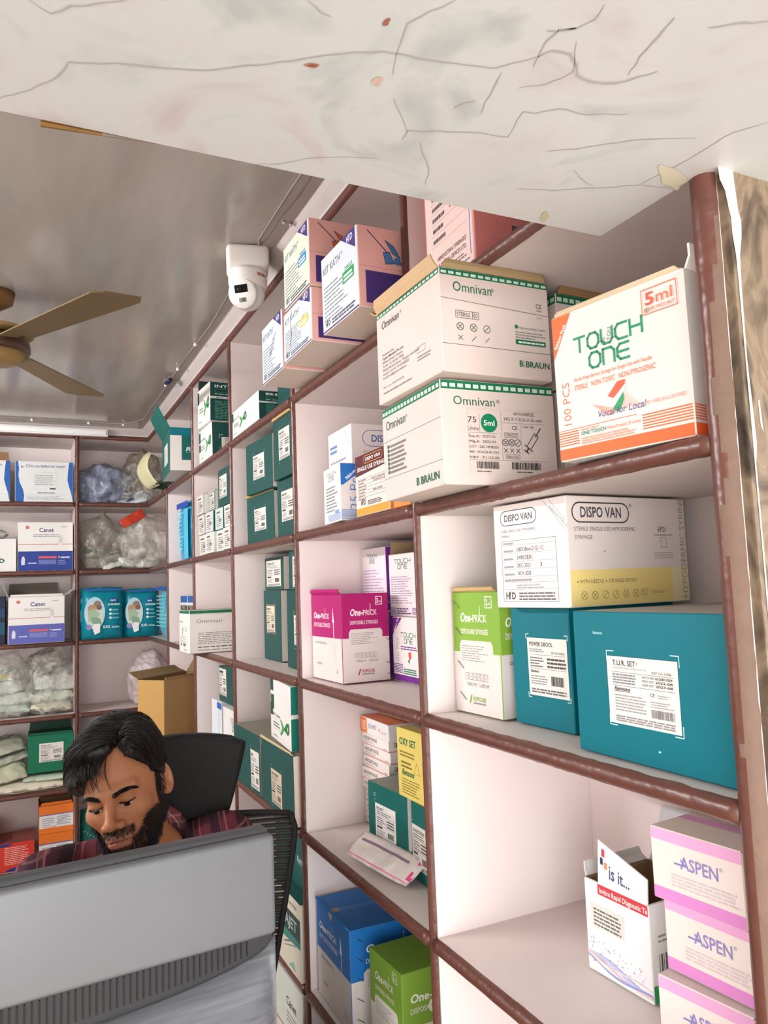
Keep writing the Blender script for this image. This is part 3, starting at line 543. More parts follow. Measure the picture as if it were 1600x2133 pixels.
a=c['R']; a.poly([(0,1),(1,1),(1,.93),(.1,.62),(0,.62)],'#2a6fc0'); a.txt('Ribbon Pack',.26,.71,.055,'#eef2f8',.9,.02,rot=R(43)); a.txt('25 Pcs',.74,.19,.175,'#3d78c4',None,-.015,rot=R(90))
for i in range(8): a.rect(0,.02+i*.022,1,.031+i*.022,'#5c86c4')
a=c['L']; a.touch_one(.16,.76,.62,.15,'#6a8a84',.0012); a.bars(.14,.20,.85,.68,8,'#8a888c',2); a.rect(.68,.14,.9,.2,'#7fa0d0')
for i in range(6): a.rect(.25,.02+i*.022,1,.031+i*.022,'#7f9fce')
c.build()
c=Carton('syringe_box','white and light blue syringe box standing behind the small blue one',.657,1.52,.136,.2,.15,.224,-2,'#e2dad8')
a=c['R']; a.pill(.13,.78,.85,.94,.0014,'#3a68ac'); a.txt('DISPO VAN',.24,.825,.07,'#3a68ac',.5,.03); a.txt('STERILE SINGLE USE HYPODERMIC',.14,.70,.03,'#7a5a62',.75); a.txt('SYRINGE',.14,.64,.03,'#7a5a62',.2); a.rect(0,.0,1,.48,'#7fa9d6'); icons(a,.2,.8,.36,.006,5,'#3a68ac')
a=c['L']; a.bars(.08,.78,.4,.88,2,'#5a82bc',2,.6,.1); a.bars(.08,.2,.85,.72,11,'#94909a',5); a.ln([(.72,.98),(.98,.76)],.0009,'#8a9ab6')
c.build()
# ------------------------------------------------------------------ third row, near bays
MG='#a81a68'
def prick_carton(label,x,y,z,w,l,h,yaw,col,ml,lower='#d8cec9',group=None,logo='HOPECURE',front='R',side='L'):
    c=Carton('syringe_carton',label,x,y,z,w,l,h,yaw,lower,T=col,edge=col,group=group)
    for F,main in ((front,True),(side,False)):
        a=c[F]; a.rect(0,.50,1,1,col)
        if main:
            a.poly([(.14,.50),(.14,.565),(.18,.60),(.82,.60),(.86,.565),(.86,.50)],lower); a.rect(.14,.49,.86,.51,lower); a.prick(.17,.755,.075,w=.60); a.txt('DISPOSABLE SYRINGES',.17,.655,.042,'#efe6e6',.60)
            a.frame(.73,.875,.87,.965,.0012,'#efe6e6'); a.txt(ml,.745,.895,.05,'#efe6e6',.045,.03); a.txt('ml',.80,.895,.03,'#efe6e6',.05)
            a.bars(.18,.43,.82,.57,7,'#8d888b',3,.3,.4); 
            for i in range(6): u=.28+i*.083; a.frame(u-.032,.275,u+.032,.33,.0006,'#77737a'); a.ln([(u-.015,.29),(u+.015,.315)],.0005,'#77737a')
            a.txt('STERILE EO',.27,.225,.026,'#77737a',.22); a.txt('LUER SLIP',.55,.225,.026,'#77737a',.2); a.txt(logo,.40,.105,.035,col,.27,.01); a.poly([(.31,.08),(.335,.08),(.375,.15),(.35,.15)],col); a.bars(.40,.08,.66,.095,1,'#8d888b',2,.9,0)
        else:
            a.prick(.08,.72,.075,w=.55); a.txt('DISPOSABLE SYRINGES',.08,.62,.05,'#e8dade',.56); a.poly([(.74,.86),(.76,.74),(.78,.68),(.72,.68)],'#efe6e6'); a.ln([(.75,.68),(.755,.47)],.0030,'#e4dad8'); a.ln([(.755,.47),(.77,.28)],.0034,'#d5cbc8'); a.ln([(.72,.285),(.82,.27)],.001,'#cfc4c2'); a.bars(.12,.42,.60,.45,2,'#8d888b',4,.5); a.txt(ml,.80,.10,.04,'#9a8f92',.06); a.bars(.18,.17,.38,.20,2,'#a98f98',3,.7)
    return c
c=prick_carton('magenta and white syringe carton marked 3 ml with opened lid',.630,1.547,-.2065,.115,.176,.192,1.2,MG,'3'); c.flap('L',.012,70,MG); c.staples('R',[(.93,.93),(.93,.70),(.93,.48),(.93,.21),(.95,.075)]); c.build()
LIME='#7da53a'
c=prick_carton('lime green and white syringe carton marked 2 ml beside the teal cartons',.655,.979,-.2065,.12,.128,.192,2.5,LIME,'2',front='L',side='R'); c.staples('L',[(.03,.93),(.06,.70),(.09,.42),(.12,.16)]); c.flap('L',.008,60,'#b99d6e'); c.build()
VI='#6c2a86'
c=Carton('syringe_box','white and purple syringe box at the foot of the pair beside the magenta carton',.747,1.419,-.2065,.14,.126,.138,-1.6,'#e3dad9')
a=c['L']; a.rect(0,0,1,.10,VI); a.poly([(0,1),(0,.72),(.40,1)],VI); a.txt('Ribbon Pack',.08,.76,.05,'#ece4f0',.34,.02,rot=R(52)); a.txt('100 Pcs',.24,.26,.10,'#a886b8',None,-.015,rot=R(90)); a.touch_one(.33,.60,.60,.17,'#2b7f62',.0016); a.bars(.33,.50,.97,.57,2,VI,3,.5,.1)
a.poly([(.62,.45),(.72,.48),(.74,.38),(.66,.34)],'#d8563a'); a.poly([(.60,.33),(.68,.37),(.66,.28)],'#2b8a54')
for i in range(6): a.rect(0,.13+i*.025,.40,.14+i*.025,VI)
a.bars(.43,.12,.95,.22,3,'#2b7f62',5,.6); c.build()
c=Carton('syringe_box','white syringe box with purple small print standing on the purple one',.766,1.453,-.068,.13,.130,.139,-.4,'#e2d9d8',open_top=True,R=VI)
a=c['L']; a.touch_one(.20,.76,.66,.16,'#4f6a58',.0016); a.bars(.06,.20,.95,.66,12,'#a07fae',7,.35,.4)
for i in range(6): a.rect(0,.02+i*.02,.22,.029+i*.02,VI); a.rect(.85,.02+i*.02,1,.029+i*.02,VI)
a.bars(.25,.03,.83,.14,3,VI,2,.5); c.flap('E',.05,70,VI); c.flap('K',.03,80,'#b59a74'); c.build()
c=Carton('syringe_box','white syringe box hidden low down behind the magenta carton',.762,1.588,-.2065,.13,.134,.149,0,'#e2d9dc',R=VI); c.build()
c=Carton('syringe_box','white syringe box rising behind the magenta carton, left of the other lettered one',.761,1.588,-.057,.13,.134,.148,.3,'#e2d9dc',R=VI)
a=c['L']; a.touch_one(.25,.76,.42,.15,'#4f7a64',.0013); a.bars(.05,.15,.98,.68,11,'#b59ac0',9,.35,.4); c.build()
# near bay: teal cartons with the white syringe carton on top
TB='#046b78'
c=Carton('catheter_carton','teal carton with power drool paper label, half behind the big teal one',.670,.833,-.2065,.2,.128,.1675,2.2,TB,T='#b9b2a8',group='big teal medical cartons')
def pd(a):
    a.txt('POWER DROOL',.06,.86,.07,INK,.60,.035); a.bars(.06,.76,.5,.83,2,'#77757a',4); a.txt('REF NS 20E25',.62,.74,.035,INK,.32); a.ln([(.05,.71),(.95,.71)],.0006,'#8b898d'); a.bars(.06,.50,.42,.69,4,'#5b595e',3); a.bars(.50,.50,.96,.69,3,'#4b494e',2,.55,.08); a.ln([(.05,.47),(.95,.47)],.0006,'#8b898d'); a.txt('Ramsons',.06,.40,.05,INK,.2,.03,sl=.3); a.bars(.06,.20,.5,.37,4,'#85838a',5); a.barcode(.58,.20,.88,.36); a.bars(.06,.05,.95,.14,2,'#6a686e',7,.6,.05)
corners(c['L'],.26,.24,.97,.78); c.sticker('L',.29,.26,.96,.75,pd); c.build()
c=Carton('catheter_carton','largest teal carton with T.U.R. set paper label at the near end',.621,.533,-.2065,.27,.232,.167,.1,TB,T='#a9a59c',group='big teal medical cartons')
def tur(a):
    a.txt('T.U.R. SET',.09,.87,.075,INK,.34,.03); a.txt('®',.44,.90,.03,INK); a.txt('TRANSURETHRAL RESECTION SET',.09,.82,.028,'#9a989c',.5); a.txt('REF GS-1098',.66,.79,.038,'#6a686e',.26); a.ln([(.07,.77),(.95,.77)],.0006,'#8b898d'); a.bars(.08,.60,.44,.76,4,'#85838a',6,.6,.1)
    for i,(p,q) in enumerate((('BATCH NO','G220811029'),('MFG DT','2022-08'),('EXP DT','2027-08'))): a.txt(p,.52,.715-i*.055,.032,INK,.16); a.txt(q,.70,.715-i*.055,.034,'#4b494e',.23,.02)
    a.ln([(.07,.57),(.95,.57)],.0006,'#8b898d'); a.txt('Ramsons',.10,.50,.055,INK,.23,.03,sl=.3); a.ln([(.10,.485),(.33,.485)],.0006,INK); a.bars(.10,.20,.56,.46,6,'#9a989c',3,.45,.3); a.txt('CE',.62,.47,.045,INK,.06); a.bars(.72,.46,.92,.52,2,'#9a989c',3); a.bars(.62,.32,.95,.42,3,'#9a989c',2); a.barcode(.62,.17,.93,.29,'#77757a'); a.bars(.10,.04,.95,.14,3,'#8a888e',9,.6,.05)
a=c['L']; corners(a,.245,.225,.72,.735,'#bfe0de'); c.sticker('L',.25,.24,.71,.70,tur); a.txt('Ramsons',.15,.845,.022,'#9fd2d2',.07,.03,sl=.3); a.rect(.56,.10,.575,.112,'#9fd2d2'); c.build()
c=Carton('syringe_carton','white and yellow syringe carton lying on top of the teal cartons',.648,.799,-.0375,.234,.152,.148,4.8,'#e6deda',T='#cfc3b8')
a=c['R']; a.rect(0,0,.85,.33,'#f2dc8e'); a.rect(.85,0,1,.33,'#efe6bd'); a.pill(.04,.765,.50,.945,.0018,INK); a.txt('DISPO VAN',.105,.81,.095,'#4b4a55',.33,.04); a.txt('®',.505,.91,.035,INK)
a.txt('STERILE SINGLE USE HYPODERMIC',.05,.685,.036,'#6d6a6f',.50); a.txt('SYRINGE',.05,.61,.036,'#6d6a6f',.14); a.txt('WITH NEEDLE',.07,.205,.034,'#6f6444',.19); a.txt('FOR SINGLE USE ONLY',.30,.205,.034,'#6f6444',.24); a.disc(.055,.22,.0012,'#6f6444',8); a.disc(.28,.22,.0012,'#6f6444',8)
icons(a,.10,.52,.095,.0055,6,'#b09a5c'); a.frame(.56,.075,.62,.13,.0005,'#a8965f'); a.txt('MD',.568,.085,.034,'#a8965f',.044); a.txt('STERILE EO',.65,.085,.03,'#a8965f',.12); a.ln([(.79+.095*math.cos(k*.21),.60+.165*math.sin(k*.21)) for k in range(30)],.0003,'#d2cac6',True); hmd(a,.745,.675,.075,'#77747a'); a.bars(.71,.64,.87,.655,1,'#a8a4a6',2,.9,0); a.frame(.765,.525,.815,.62,.0006,'#85828a'); a.bars(.70,.42,.88,.49,3,'#bab4b4',5); a.txt('HYPODERMIC SYRINGE',.985,.03,.07,'#aaa5a6',None,0,rot=R(90)); a.rect(.27,.485,.285,.5,'#a8a2a2')
a=c['L']; a.pill(.10,.80,.62,.945,.0012,INK); a.txt('DISPO VAN',.16,.84,.065,'#4b4a55',.40,.03); a.ln([(.72,.99),(.99,.70)],.0006,'#8a868a'); a.ln([(.80,.99),(.995,.78)],.0006,'#8a868a'); a.txt('RIBBON PACK',.79,.92,.024,'#8a868a',.3,0,rot=R(-42)); a.txt('STERILE SINGLE USE HYPODERMIC',.10,.73,.026,'#7b787d',.5); a.txt('SYRINGE',.10,.68,.026,'#7b787d',.13)
a.frame(.10,.05,.86,.645,.0007,'#7b787d')
for v in (.60,.52,.44,.365,.29,.235,.17): a.ln([(.10,v),(.86,v)],.0005,'#9a969a')
for t,u,v,h,wd in (('0.80X38mm/21G1 1/2',.32,.535,.042,.38),('34903E01',.32,.455,.042,.22),('DEC-2023',.32,.38,.040,.19),('NOV-2028',.33,.305,.040,.18),('3',.64,.38,.04,.03)): a.txt(t,u,v,h,'#55535a',wd)
for v in (.61,.535,.455,.38,.305): a.bars(.13,v,.28,v+.022,1,'#9a969a',int(v*99),.9,.1)
a.bars(.13,.245,.55,.28,1,'#9a969a',3,.7); a.bars(.30,.18,.75,.225,2,'#9a969a',4); hmd(a,.14,.075,.15,'#45434c'); a.bars(.33,.065,.83,.15,3,'#6a676c',6,.55,.05)
c.build()
# ------------------------------------------------------------------ bays further in: teal cartons and small boxes
DT='#1b4a46'
def green_face(a,word,big=True):
    """white carton side with the green bow emblem and two dark squares"""
    a.rect(.0,.62,.13,.95,DT); a.rect(.0,.34,.13,.58,DT) if not big else None
    a.poly([(.50,.64),(.57,.62),(.71,.47),(.71,.42),(.56,.22),(.49,.24),(.60,.43)],'#4f9a5a'); a.poly([(.93,.66),(.95,.44),(.88,.34),(.71,.42),(.71,.47),(.82,.64)],'#2f6b46'); a.disc(.87,.50,.006,'#9fc4a8',12); a.bars(.14,.36,.55,.52,2,'#7d827f',4,.5); a.ln([(.10,.56),(.62,.56)],.0007,'#9aa39e'); a.ln([(.10,.30),(.60,.30)],.0007,'#9aa39e'); a.txt(word,.14,.64,.07,'#5d6a64',.36); a.bars(.12,.10,.36,.14,1,'#9aa39e',3,.9)
def green_end(a,title):
    a.txt(title,.08,.86,.07,'#e4ebe6',.85,.03); a.pill(.08,.74,.75,.82,.0006,'#7fb09f'); a.bars(.08,.68,.8,.72,1,'#9fc4b6',3,.6); a.rect(0,.575,.75,.63,'#dfe4df'); a.bars(.1,.59,.6,.615,1,'#7a8f86',2,.9,.1); a.bars(.08,.06,.95,.54,12,'#5fa08e',8,.35,.5)
c=Carton('catheter_box','white and green box lying lengthways at the shelf edge under the cannula cartons',.593,2.009,.4705,.25,.306,.082,-.4,'#dfdcd6',R=DT,T='#b6b2a8'); a=c['L']; green_face(a.sub(.0,0,.62,1),'BLUE CLIP'); green_end(c['R'],'BLUE CLIP'); a.rect(0,0,.04,1,DT); c.build()
c=Carton('catheter_carton','plain teal carton end behind the white and green box on the top shelf',.645,1.772,.4705,.24,.225,.092,0,DT,group='teal cartons of the inner bays'); c.build()
c=Carton('catheter_box','white and green box at the bottom of the pair under the ceiling',.598,2.595,.4705,.25,.203,.119,.2,'#dedbd5',R=DT); a=c['L']; green_face(a,'ANTERIA',False); corners(c['R'],.10,.15,.8,.62); c.sticker('R',.13,.10,.8,.55,lambda b: note(b,'INTRA',3)); c.build()
c=Carton('catheter_box','white and green box with opened dark flap on top of the pair under the ceiling',.590,2.586,.590,.2,.16,.138,3,'#dedbd5',R=DT,open_top=True); green_face(c['L'],'INTRA',True); green_end(c['R'],'INTRA CATH'); c.flap('K',.05,70,'#2d4743'); c.flap('E',.03,85,'#2d4743'); c.build()
c=Carton('catheter_carton','teal carton with white corner panel and hanging cream flap, jutting out near the back corner',.519,2.962,.4705,.2,.30,.17,-4,'#1a5f5c',R='#ddd8d3',B='#cfc9c2',T='#0f6f7a')
a=c['R']; a.rect(.22,.25,1,1,'#17625e'); a.rect(0,.82,1,1,'#0f7080'); ramsons(a,.30,.46,.09,'#e8eeea',.6); c.sticker('L',.35,.25,.75,.72,lambda b: b.bars(.1,.1,.9,.9,12,'#8d8a90',3,.4)); c.flap('L',.10,62,'#1e5e57'); c.build()
mb=MB(); vs=[]
for i in range(9):
    for j in range(9):
        y=3.40+.19*j/8; zz=.475+.155*i/8-(.0 if 1<j<7 else .012*(i/8)); vs.append((.552-.05*math.sin(math.pi*i/8*.8)-.02*j/8,y,zz))
mb.add(vs,[(i*9+j,i*9+j+1,(i+1)*9+j+1,(i+1)*9+j) for i in range(8) for j in range(8)],M('#c9c29c',.6,.06),True); o=tag(mb.build('backing_card'),'curved pale cream card leaning beside the jutting teal carton','card'); so_=o.modifiers.new('s','SOLIDIFY'); so_.thickness=.002
mb=MB(); 
for k in range(5):
    a0=Vector((.59,3.28+.06*k,.474)); mb.tube([a0,a0+Vector((-.03,.03,.012)),a0+Vector((-.055,.07,.006))],.008,M('#2f3a2c',.7,.2),6,True,[.6,1,.3])
tag(mb.build('net_bundle'),'small dark green mesh bundle lying at the shelf edge by the cream card','net bundle')
def teal_big(label,x,y,z,w,l,h,yaw,seed,lab=(.30,.25,.72,.72),title='RMS-VENT',base=DT,T='#6f7f74',shade='#d3cfc8',**k):
    c=Carton('catheter_carton',label,x,y,z,w,l,h,yaw,base,T=T,R=k.pop('R','#d8cdc2'),group=k.pop('group','teal cartons of the inner bays'),**k)
    u0,v0,u1,v1=lab; corners(c['L'],u0-.02,v0-.05,u1+.02,v1+.05,'#6f9a92'); c.sticker('L',u0,v0,u1,v1,lambda b: note(b,title,seed),shade); return c
c=teal_big('lower left of four teal cartons filling the second shelf',.622,1.98,.136,.28,.235,.135,2.5,3); c.flap('L',.012,40,'#b79c6c'); c.build()
c=teal_big('upper left of four teal cartons filling the second shelf',.607,1.942,.2735,.28,.214,.147,3.2,5); c.build()
teal_big('lower right of four teal cartons filling the second shelf',.614,1.755,.136,.28,.17,.146,0,7,(.22,.26,.80,.80)).build()
c=teal_big('upper right of four teal cartons filling the second shelf',.602,1.755,.2835,.28,.158,.156,0,9,(.30,.30,.85,.80)); c.flap('L',.008,35,'#b79c6c'); c.build()
# the grid of slim boxes
cols=[(2.710,.118,.596),(2.592,.114,.600),(2.472,.116,.602),(2.362,.105,.603)]
pal=['#cfc7a8','#b9d0c8','#a9d3d6','#cfd0c9','#c9b8b8','#b4b2cc','#9fd0d8','#d0d2cf','#c2b2ae','#b9c7bd']
posn=['farthest left','second from left','third from left','farthest right']; rown=['bottom row','middle row','top row']; n_=0
for rw in range(3):
    for ci,(y,l,x) in enumerate(cols):
        if rw==2 and ci>1: continue
        hh=.0715; z=.136+rw*.0725; rn=random.Random(rw*7+ci)
        c=Carton('suture_box','slim labelled box, %s in the %s of the grid'%(posn[ci],rown[rw]),x+rn.uniform(-.006,.006),y,z,.2,l-.003,hh,rn.uniform(-1.2,1.2),'#d8d4cb',R='#d8d6d0' if rn.random()>.5 else DT,group='slim boxes in the grid',edge=rn.choice([DT,'#d8d4cb','#2a6f6a']))
        c['L'].rect(.04,.03,.96,.97,pal[n_%10] if (rw,ci)!=(2,1) else '#1b4a44'); a=c['L'].sub(.12,.08,.88,.93); a.rect(0,0,1,1,'#cfccc4'); a.bars(.08,.80,.75,.93,1,'#3d3c40',n_,.85,.2); a.bars(.08,.06,.95,.74,6,'#77757a',n_+3,.5,.3); a.barcode(.55,.30,.9,.48); n_+=1; c.build()
c=teal_big('teal carton lying on top of the grid of small boxes',.606,2.362,.2825,.2,.19,.125,.2,12,(.12,.22,.62,.82),'RMS',group='teal cartons of the inner bays'); c.build()
# third row, middle bays
c=teal_big('tall teal carton with beige paper label at the bottom left of a stack of four',.684,2.139,-.2065,.2,.166,.206,.4,21,(.18,.40,.66,.78),'RMSVENT',R='#ddd5cc',shade='#cdc3ad'); c['L'].frame(.17,.385,.68,.795,.0012,'#c7a18c'); c.build()
c=teal_big('tall teal carton at the bottom right of the stack of four, half behind the post',.655,1.757,-.2065,.2,.24,.205,0,22,(.25,.30,.80,.68),'ENDOLOK'); c.build()
c=teal_big('small teal carton with tall paper label, top left of the stack',.690,2.126,.001,.2,.178,.097,.4,23,(.10,.10,.88,.92),'EXTERNAL FIX KIT',R='#ddd5cc'); c.build()
c=teal_big('small teal carton with paper label, top right of the stack behind the post',.640,1.757,-.0005,.2,.17,.100,0,24,(.20,.06,.90,.86),'ROTERM'); c.build()
c=Carton('syringe_carton','white syringe carton with green lid edge jutting out of the inner bay',.530,2.685,-.2065,.28,.172,.147,.7,'#dedad5',T='#a89f92')
a=c['R']; a.rect(0,.93,1,1,'#1a6b48'); a.ln([(0,.915),(1,.915)],.0008,'#2f9a68'); a.txt('Omnivan',.08,.70,.095,'#7a8580',.32); a.txt('®',.41,.75,.03,'#7a8580'); a.bars(.10,.20,.62,.50,7,'#8d8f8c',4,.4,.3); a.bars(.10,.12,.75,.15,1,'#5d605e',3,.8,.1); a.bars(.10,.05,.9,.075,1,'#8d8f8c',5,.8,.1)
a=c['L']; a.rect(0,.93,1,1,'#1a6b48'); a.txt('Omnivan',.04,.70,.07,'#8d928e',.32); a.poly([(.30,.62),(.38,.56),(.36,.44),(.30,.38),(.33,.50)],'#4f5653'); a.bars(.10,.20,.8,.40,6,'#9a9c98',6,.4,.4); a.bars(.55,.5,.8,.62,3,'#9a9c98',8,.4); a.barcode(.14,.14,.28,.20); a.barcode(.40,.14,.62,.20); a.txt('1220524',.45,.04,.04,'#77797a',.3); c.build()
for i,(y,lab) in enumerate(((3.20,'blue and white box, left one of two standing behind the jutting white carton'),(3.04,'blue and white box, right one of two standing behind the jutting white carton'))):
    c=Carton('dressing_box',lab,.625,y,-.2065,.16,.145,.198,0,'#d5d6da',group='blue and white boxes'); a=c['L']; a.rect(0,.86,1,1,'#2d5f9e'); a.rect(0,.70,1,.80,'#4a4744'); a.txt('TRC',.2,.715,.07,'#b5a07a',.5,.03); a.rect(0,.35,1,.44,'#2d6bb0'); c.build()
# fourth row, inner bays
c=Carton('syringe_box','white and pale blue box standing left of the black-lettered one',.640,2.70,-.554,.2,.15,.17,0,'#d3d9de',T='#dfe2e4',group='white boxes behind the chair'); c['L'].bars(.7,.05,.8,.9,9,'#a9b6c4',3,.5); c['L'].rect(.55,.86,1,.99,'#2b5fae'); c.build()
c=Carton('syringe_box','white box with black rounded lettering behind the chair headrest',.625,2.40,-.554,.2,.215,.171,0,'#d9d8d4',group='white boxes behind the chair'); c['L'].touch_one(.45,.62,.42,.24,'#37423d',.0022); c['L'].bars(.35,.1,.9,.55,8,'#9a9c9a',5,.35,.4); c.build()
c=teal_big('teal carton with torn paper label on top of the white boxes behind the chair',.650,2.50,-.382,.22,.27,.122,0,31,(.04,.18,.40,.95),'',R=DT); c.build()
c=teal_big('left of two big teal cartons behind the chair, tipped forward on the shelf',.592,2.066,-.554,.27,.256,.161,.9,33,(.68,.08,.98,.72),'RMS',T='#8a8677',R='#d5c4ae'); c.build()
c=teal_big('right of two big teal cartons behind the chair with beige paper label',.585,1.762,-.554,.27,.29,.164,-1.5,34,(.34,.10,.66,.62),'BLOOD PMBK',T='#8a8677',R='#e3d6c8',shade='#c4b49c'); c.flap('L',.008,50,'#c3ad86'); c['L'].ln([(.0,.96),(.02,.90)],.002,'#c3ad86'); c.build()
c=Carton('catheter_box','white box with green bow emblem and green end, standing tilted on the teal cartons',.592,1.797,-.3885,.2,.235,.155,-5.5,'#e0dbd8',R='#167a6c',T='#c9c2b8')
a=c['L']; a.rect(0,.80,.16,1,DT); a.rect(.02,.50,.19,.74,DT); a.ln([(.02,.77),(.18,.77)],.0012,'#d8e2dc'); green_face(a.sub(.0,.0,1,.62),'PM-LINE')
a=c['R']; a.txt('PM LINE',.20,.86,.085,'#f0f2ef',1.2,.03); a.pill(.2,.66,1.0,.82,.0012,'#9fd0c0'); a.rect(0,.50,1,.565,'#ece6e2'); a.txt('Catheter',.35,.515,.035,'#8a9a92',.5); a.bars(.45,.06,.95,.47,12,'#bfe0d4',6,.5,.3); a.bars(.25,.58,.9,.64,2,'#d6ebe2',4,.6)
c.build()
# fourth row, bay two
for i in range(8):
    rn=random.Random(i+40); names=['lowest','second from the bottom','third from the bottom','fourth from the bottom','fourth from the top','third from the top','second from the top','topmost']
    c=Carton('sponge_box','flat white sponge box with red rule, %s in the stack of eight'%names[i],.746+rn.uniform(-.004,.003),1.574+rn.uniform(-.003,.003),-.554+.0263*i,.15,.146,.0258,rn.uniform(-1.5,1.5),'#e6dcd6',group='flat sponge boxes in a stack',bev=.0007,jit=.0005)
    a=c['L']; a.txt('ANGISPONGE',.06,.46,.32,'#6a5a58',.52,.01); a.bars(.08,.20,.5,.40,2,'#9a8f8c',i,.4); a.ln([(0,.05),(1,.05)],.0013,'#c2453f'); a.bars(.82,.12,.95,.22,1,'#c99a92',2,.8); a=c['R']; a.ln([(0,.05),(1,.05)],.0013,'#c2453f'); a.txt('ANGISPONGE',.98,.78,.36,'#6a5a58',.9,.01,rot=math.pi) if i%3 else a.txt('1 UNIT',.55,.55,.3,'#8a7f7c',.4); c.build()
c=Carton('dressing_box','white dressing box with orange end and open orange lid on top of the sponge boxes',.735,1.55,-.342,.15,.168,.037,-2,'#dedadb',T='#d9784f'); a=c['L']; a.rect(0,0,.24,1,'#e8763f'); a.bars(.05,.2,.2,.85,5,'#f3d8c8',3,.5,.1); a.txt('JELONET',.30,.42,.28,'#77747a',.30); a.poly([(.66,.5),(.69,.62),(.72,.5),(.69,.38)],'#e88a66'); a.bars(.74,.35,.98,.5,2,'#e4a58c',3,.6); c['R'].bars(.4,.4,.95,.6,2,'#e4a58c',3,.7); c.flap('E',.03,40,'#d9784f'); c.build()
teal_=dict(base='#17605a',T='#8a8a80')
c=teal_big('teal carton with peeling paper label behind the crumpled pouch',.682,1.369,-.554,.19,.166,.145,2.9,41,(.20,.24,.72,.74),'VEL JECT',R='#ded6d0',group='teal cartons in bay two',shade='#dedbd8',**teal_); c['L'].frame(.16,.83,.20,.87,.0008,'#cfe0dc'); c.build()
c=teal_big('teal carton right of the peeling-label one, half hidden by the post',.677,1.165,-.554,.19,.19,.142,-2,42,(.02,.15,.36,.72),'D-SUCTION',R='#ded6d0',group='teal cartons in bay two',**teal_); c.build()
c=Carton('oxygen_set_box','yellow carton standing upright on the teal cartons against the post',.680,1.232,-.409,.03,.163,.131,.3,'#d9c56a',T='#b9a860'); a=c['L'].sub(0,0,.68,1); a.txt('OXY SET',.10,.77,.10,'#17664a',.62,.035); a.bars(.10,.60,.75,.70,2,'#8a7a3a',4,.5,.2); a.bars(.14,.44,.55,.56,2,'#7a6d36',5,.45,.3); a.ln([(.72,.56),(.62,.40),(.84,.40)],.0008,'#b07a3a',True); a.txt('Ramsons',.16,.33,.085,'#17664a',.45,.04,sl=.3); a.bars(.15,.06,.85,.30,6,'#8a7a3a',7,.38,.3); c.build()
c=Carton('catheter_carton','dark green carton lying behind the yellow carton',.725,1.22,-.4085,.15,.16,.14,0,'#27544a',T='#4e5f55'); c.flap('L',.03,60,'#c7ae62'); c.build()
# fifth row
BL='#1f6fb8'
c=prick_carton('blue and white syringe carton marked 5 ml, top taped and torn',.612,1.512,-.898,.2,.2,.202,-.8,BL,'5',front='R',side='L',lower='#d5cdc6'); c['T'].ln([(.05,.55),(.55,.55)],.016,'#3d82c0'); c['T'].poly([(.0,.5),(.10,.52),(.12,.60),(.0,.62)],'#a5947c'); c['L'].poly([(.38,1),(.52,1),(.46,.90),(.43,.93)],'#b3a48c'); c.staples('R',[(.05,.93),(.05,.74),(.05,.55),(.05,.35),(.05,.15)]); c.flap('L',.008,50,BL); c.build()
c=prick_carton('lime green syringe carton in front of the blue one on the low shelf',.634,1.322,-.898,.19,.131,.192,2.4,LIME,'2',front='L',side='R',lower='#dcd6cc'); a=c['R']; a.txt('One-PRICK',.28,.58,.14,'#e3e6cf',1.2,.035); a.txt('DISPOSABLE',.28,.36,.08,'#e3e6cf',.9); c.build()
c=Carton('suture_carton','cream and teal carton with surgical tool picture beside the monitor',.590,1.757,-.898,.25,.30,.172,0,'#c9c0ae',T='#23524d',R='#1d544c')
a=c['L']; a.rect(0,.50,1,.80,'#2c3f3c'); a.txt('AJET',.62,.58,.14,'#9fb3aa',.3,.02); a.poly([(0,.5),(1,.5),(1,.42),(0,.30)],'#2f7a6f'); a.ln([(.60,.30),(.90,.48)],.004,'#5d6a66'); a.ln([(.60,.25),(.92,.42)],.003,'#77827e'); a.txt('ULTRA',.72,.88,.05,'#5d564c',.2); a.poly([(.7,.05),(.82,.16),(.88,.05)],'#7fa59a'); c['R'].rect(0,0,.05,1,'#e3dcc8'); c.build()
c=Carton('catheter_carton','dark teal carton on top of the cream and teal one, behind the chair back',.625,1.765,-.725,.24,.28,.13,0,'#1d4f4c',T='#3f5a55'); ramsons(c['L'],.62,.45,.12,'#9fb8b2',.25); c.build()
def canet_art(a,upper='#d5d2cc',low='#2c3f8a',k=0):
    a.rect(0,0,1,.40,low); a.ln([(0,.545),(1,.545)],.0022,'#b8404a'); a.txt('Canet',.38,.80,.085,'#3d3a6a',.27,.035); a.bars(.27,.70,.75,.77,2,'#9a989c',3,.45,.05); a.rect(.135,.865,.20,.93,'#c96a5a'); a.bars(.78,.90,.90,.92,1,'#9a989c',3,.8); a.poly([(.745,.55),(.80,.55),(.815,.66),(.79,.74),(.765,.74),(.745,.66)],'#c6c4c0'); a.rect(.755,.53,.79,.56,'#efece8')
    a.rect(.37,.25,.70,.295,'#c95a5a'); a.bars(.37,.13,.70,.23,4,'#8d93c4',4,.5,.05); a.rect(.73,.26,.765,.295,'#c98a7a'); a.bars(.78,.25,.95,.29,1,'#c9cce0',5,.8,.05); a.bars(.73,.12,.88,.23,3,'#8d93c4',6,.4); a.bars(.18,.14,.33,.17,1,'#b9bede',3,.9,0); a.poly([(.06,.12),(.12,.12),(.125,.24),(.10,.30),(.07,.28),(.055,.2)],'#c9cbd8')
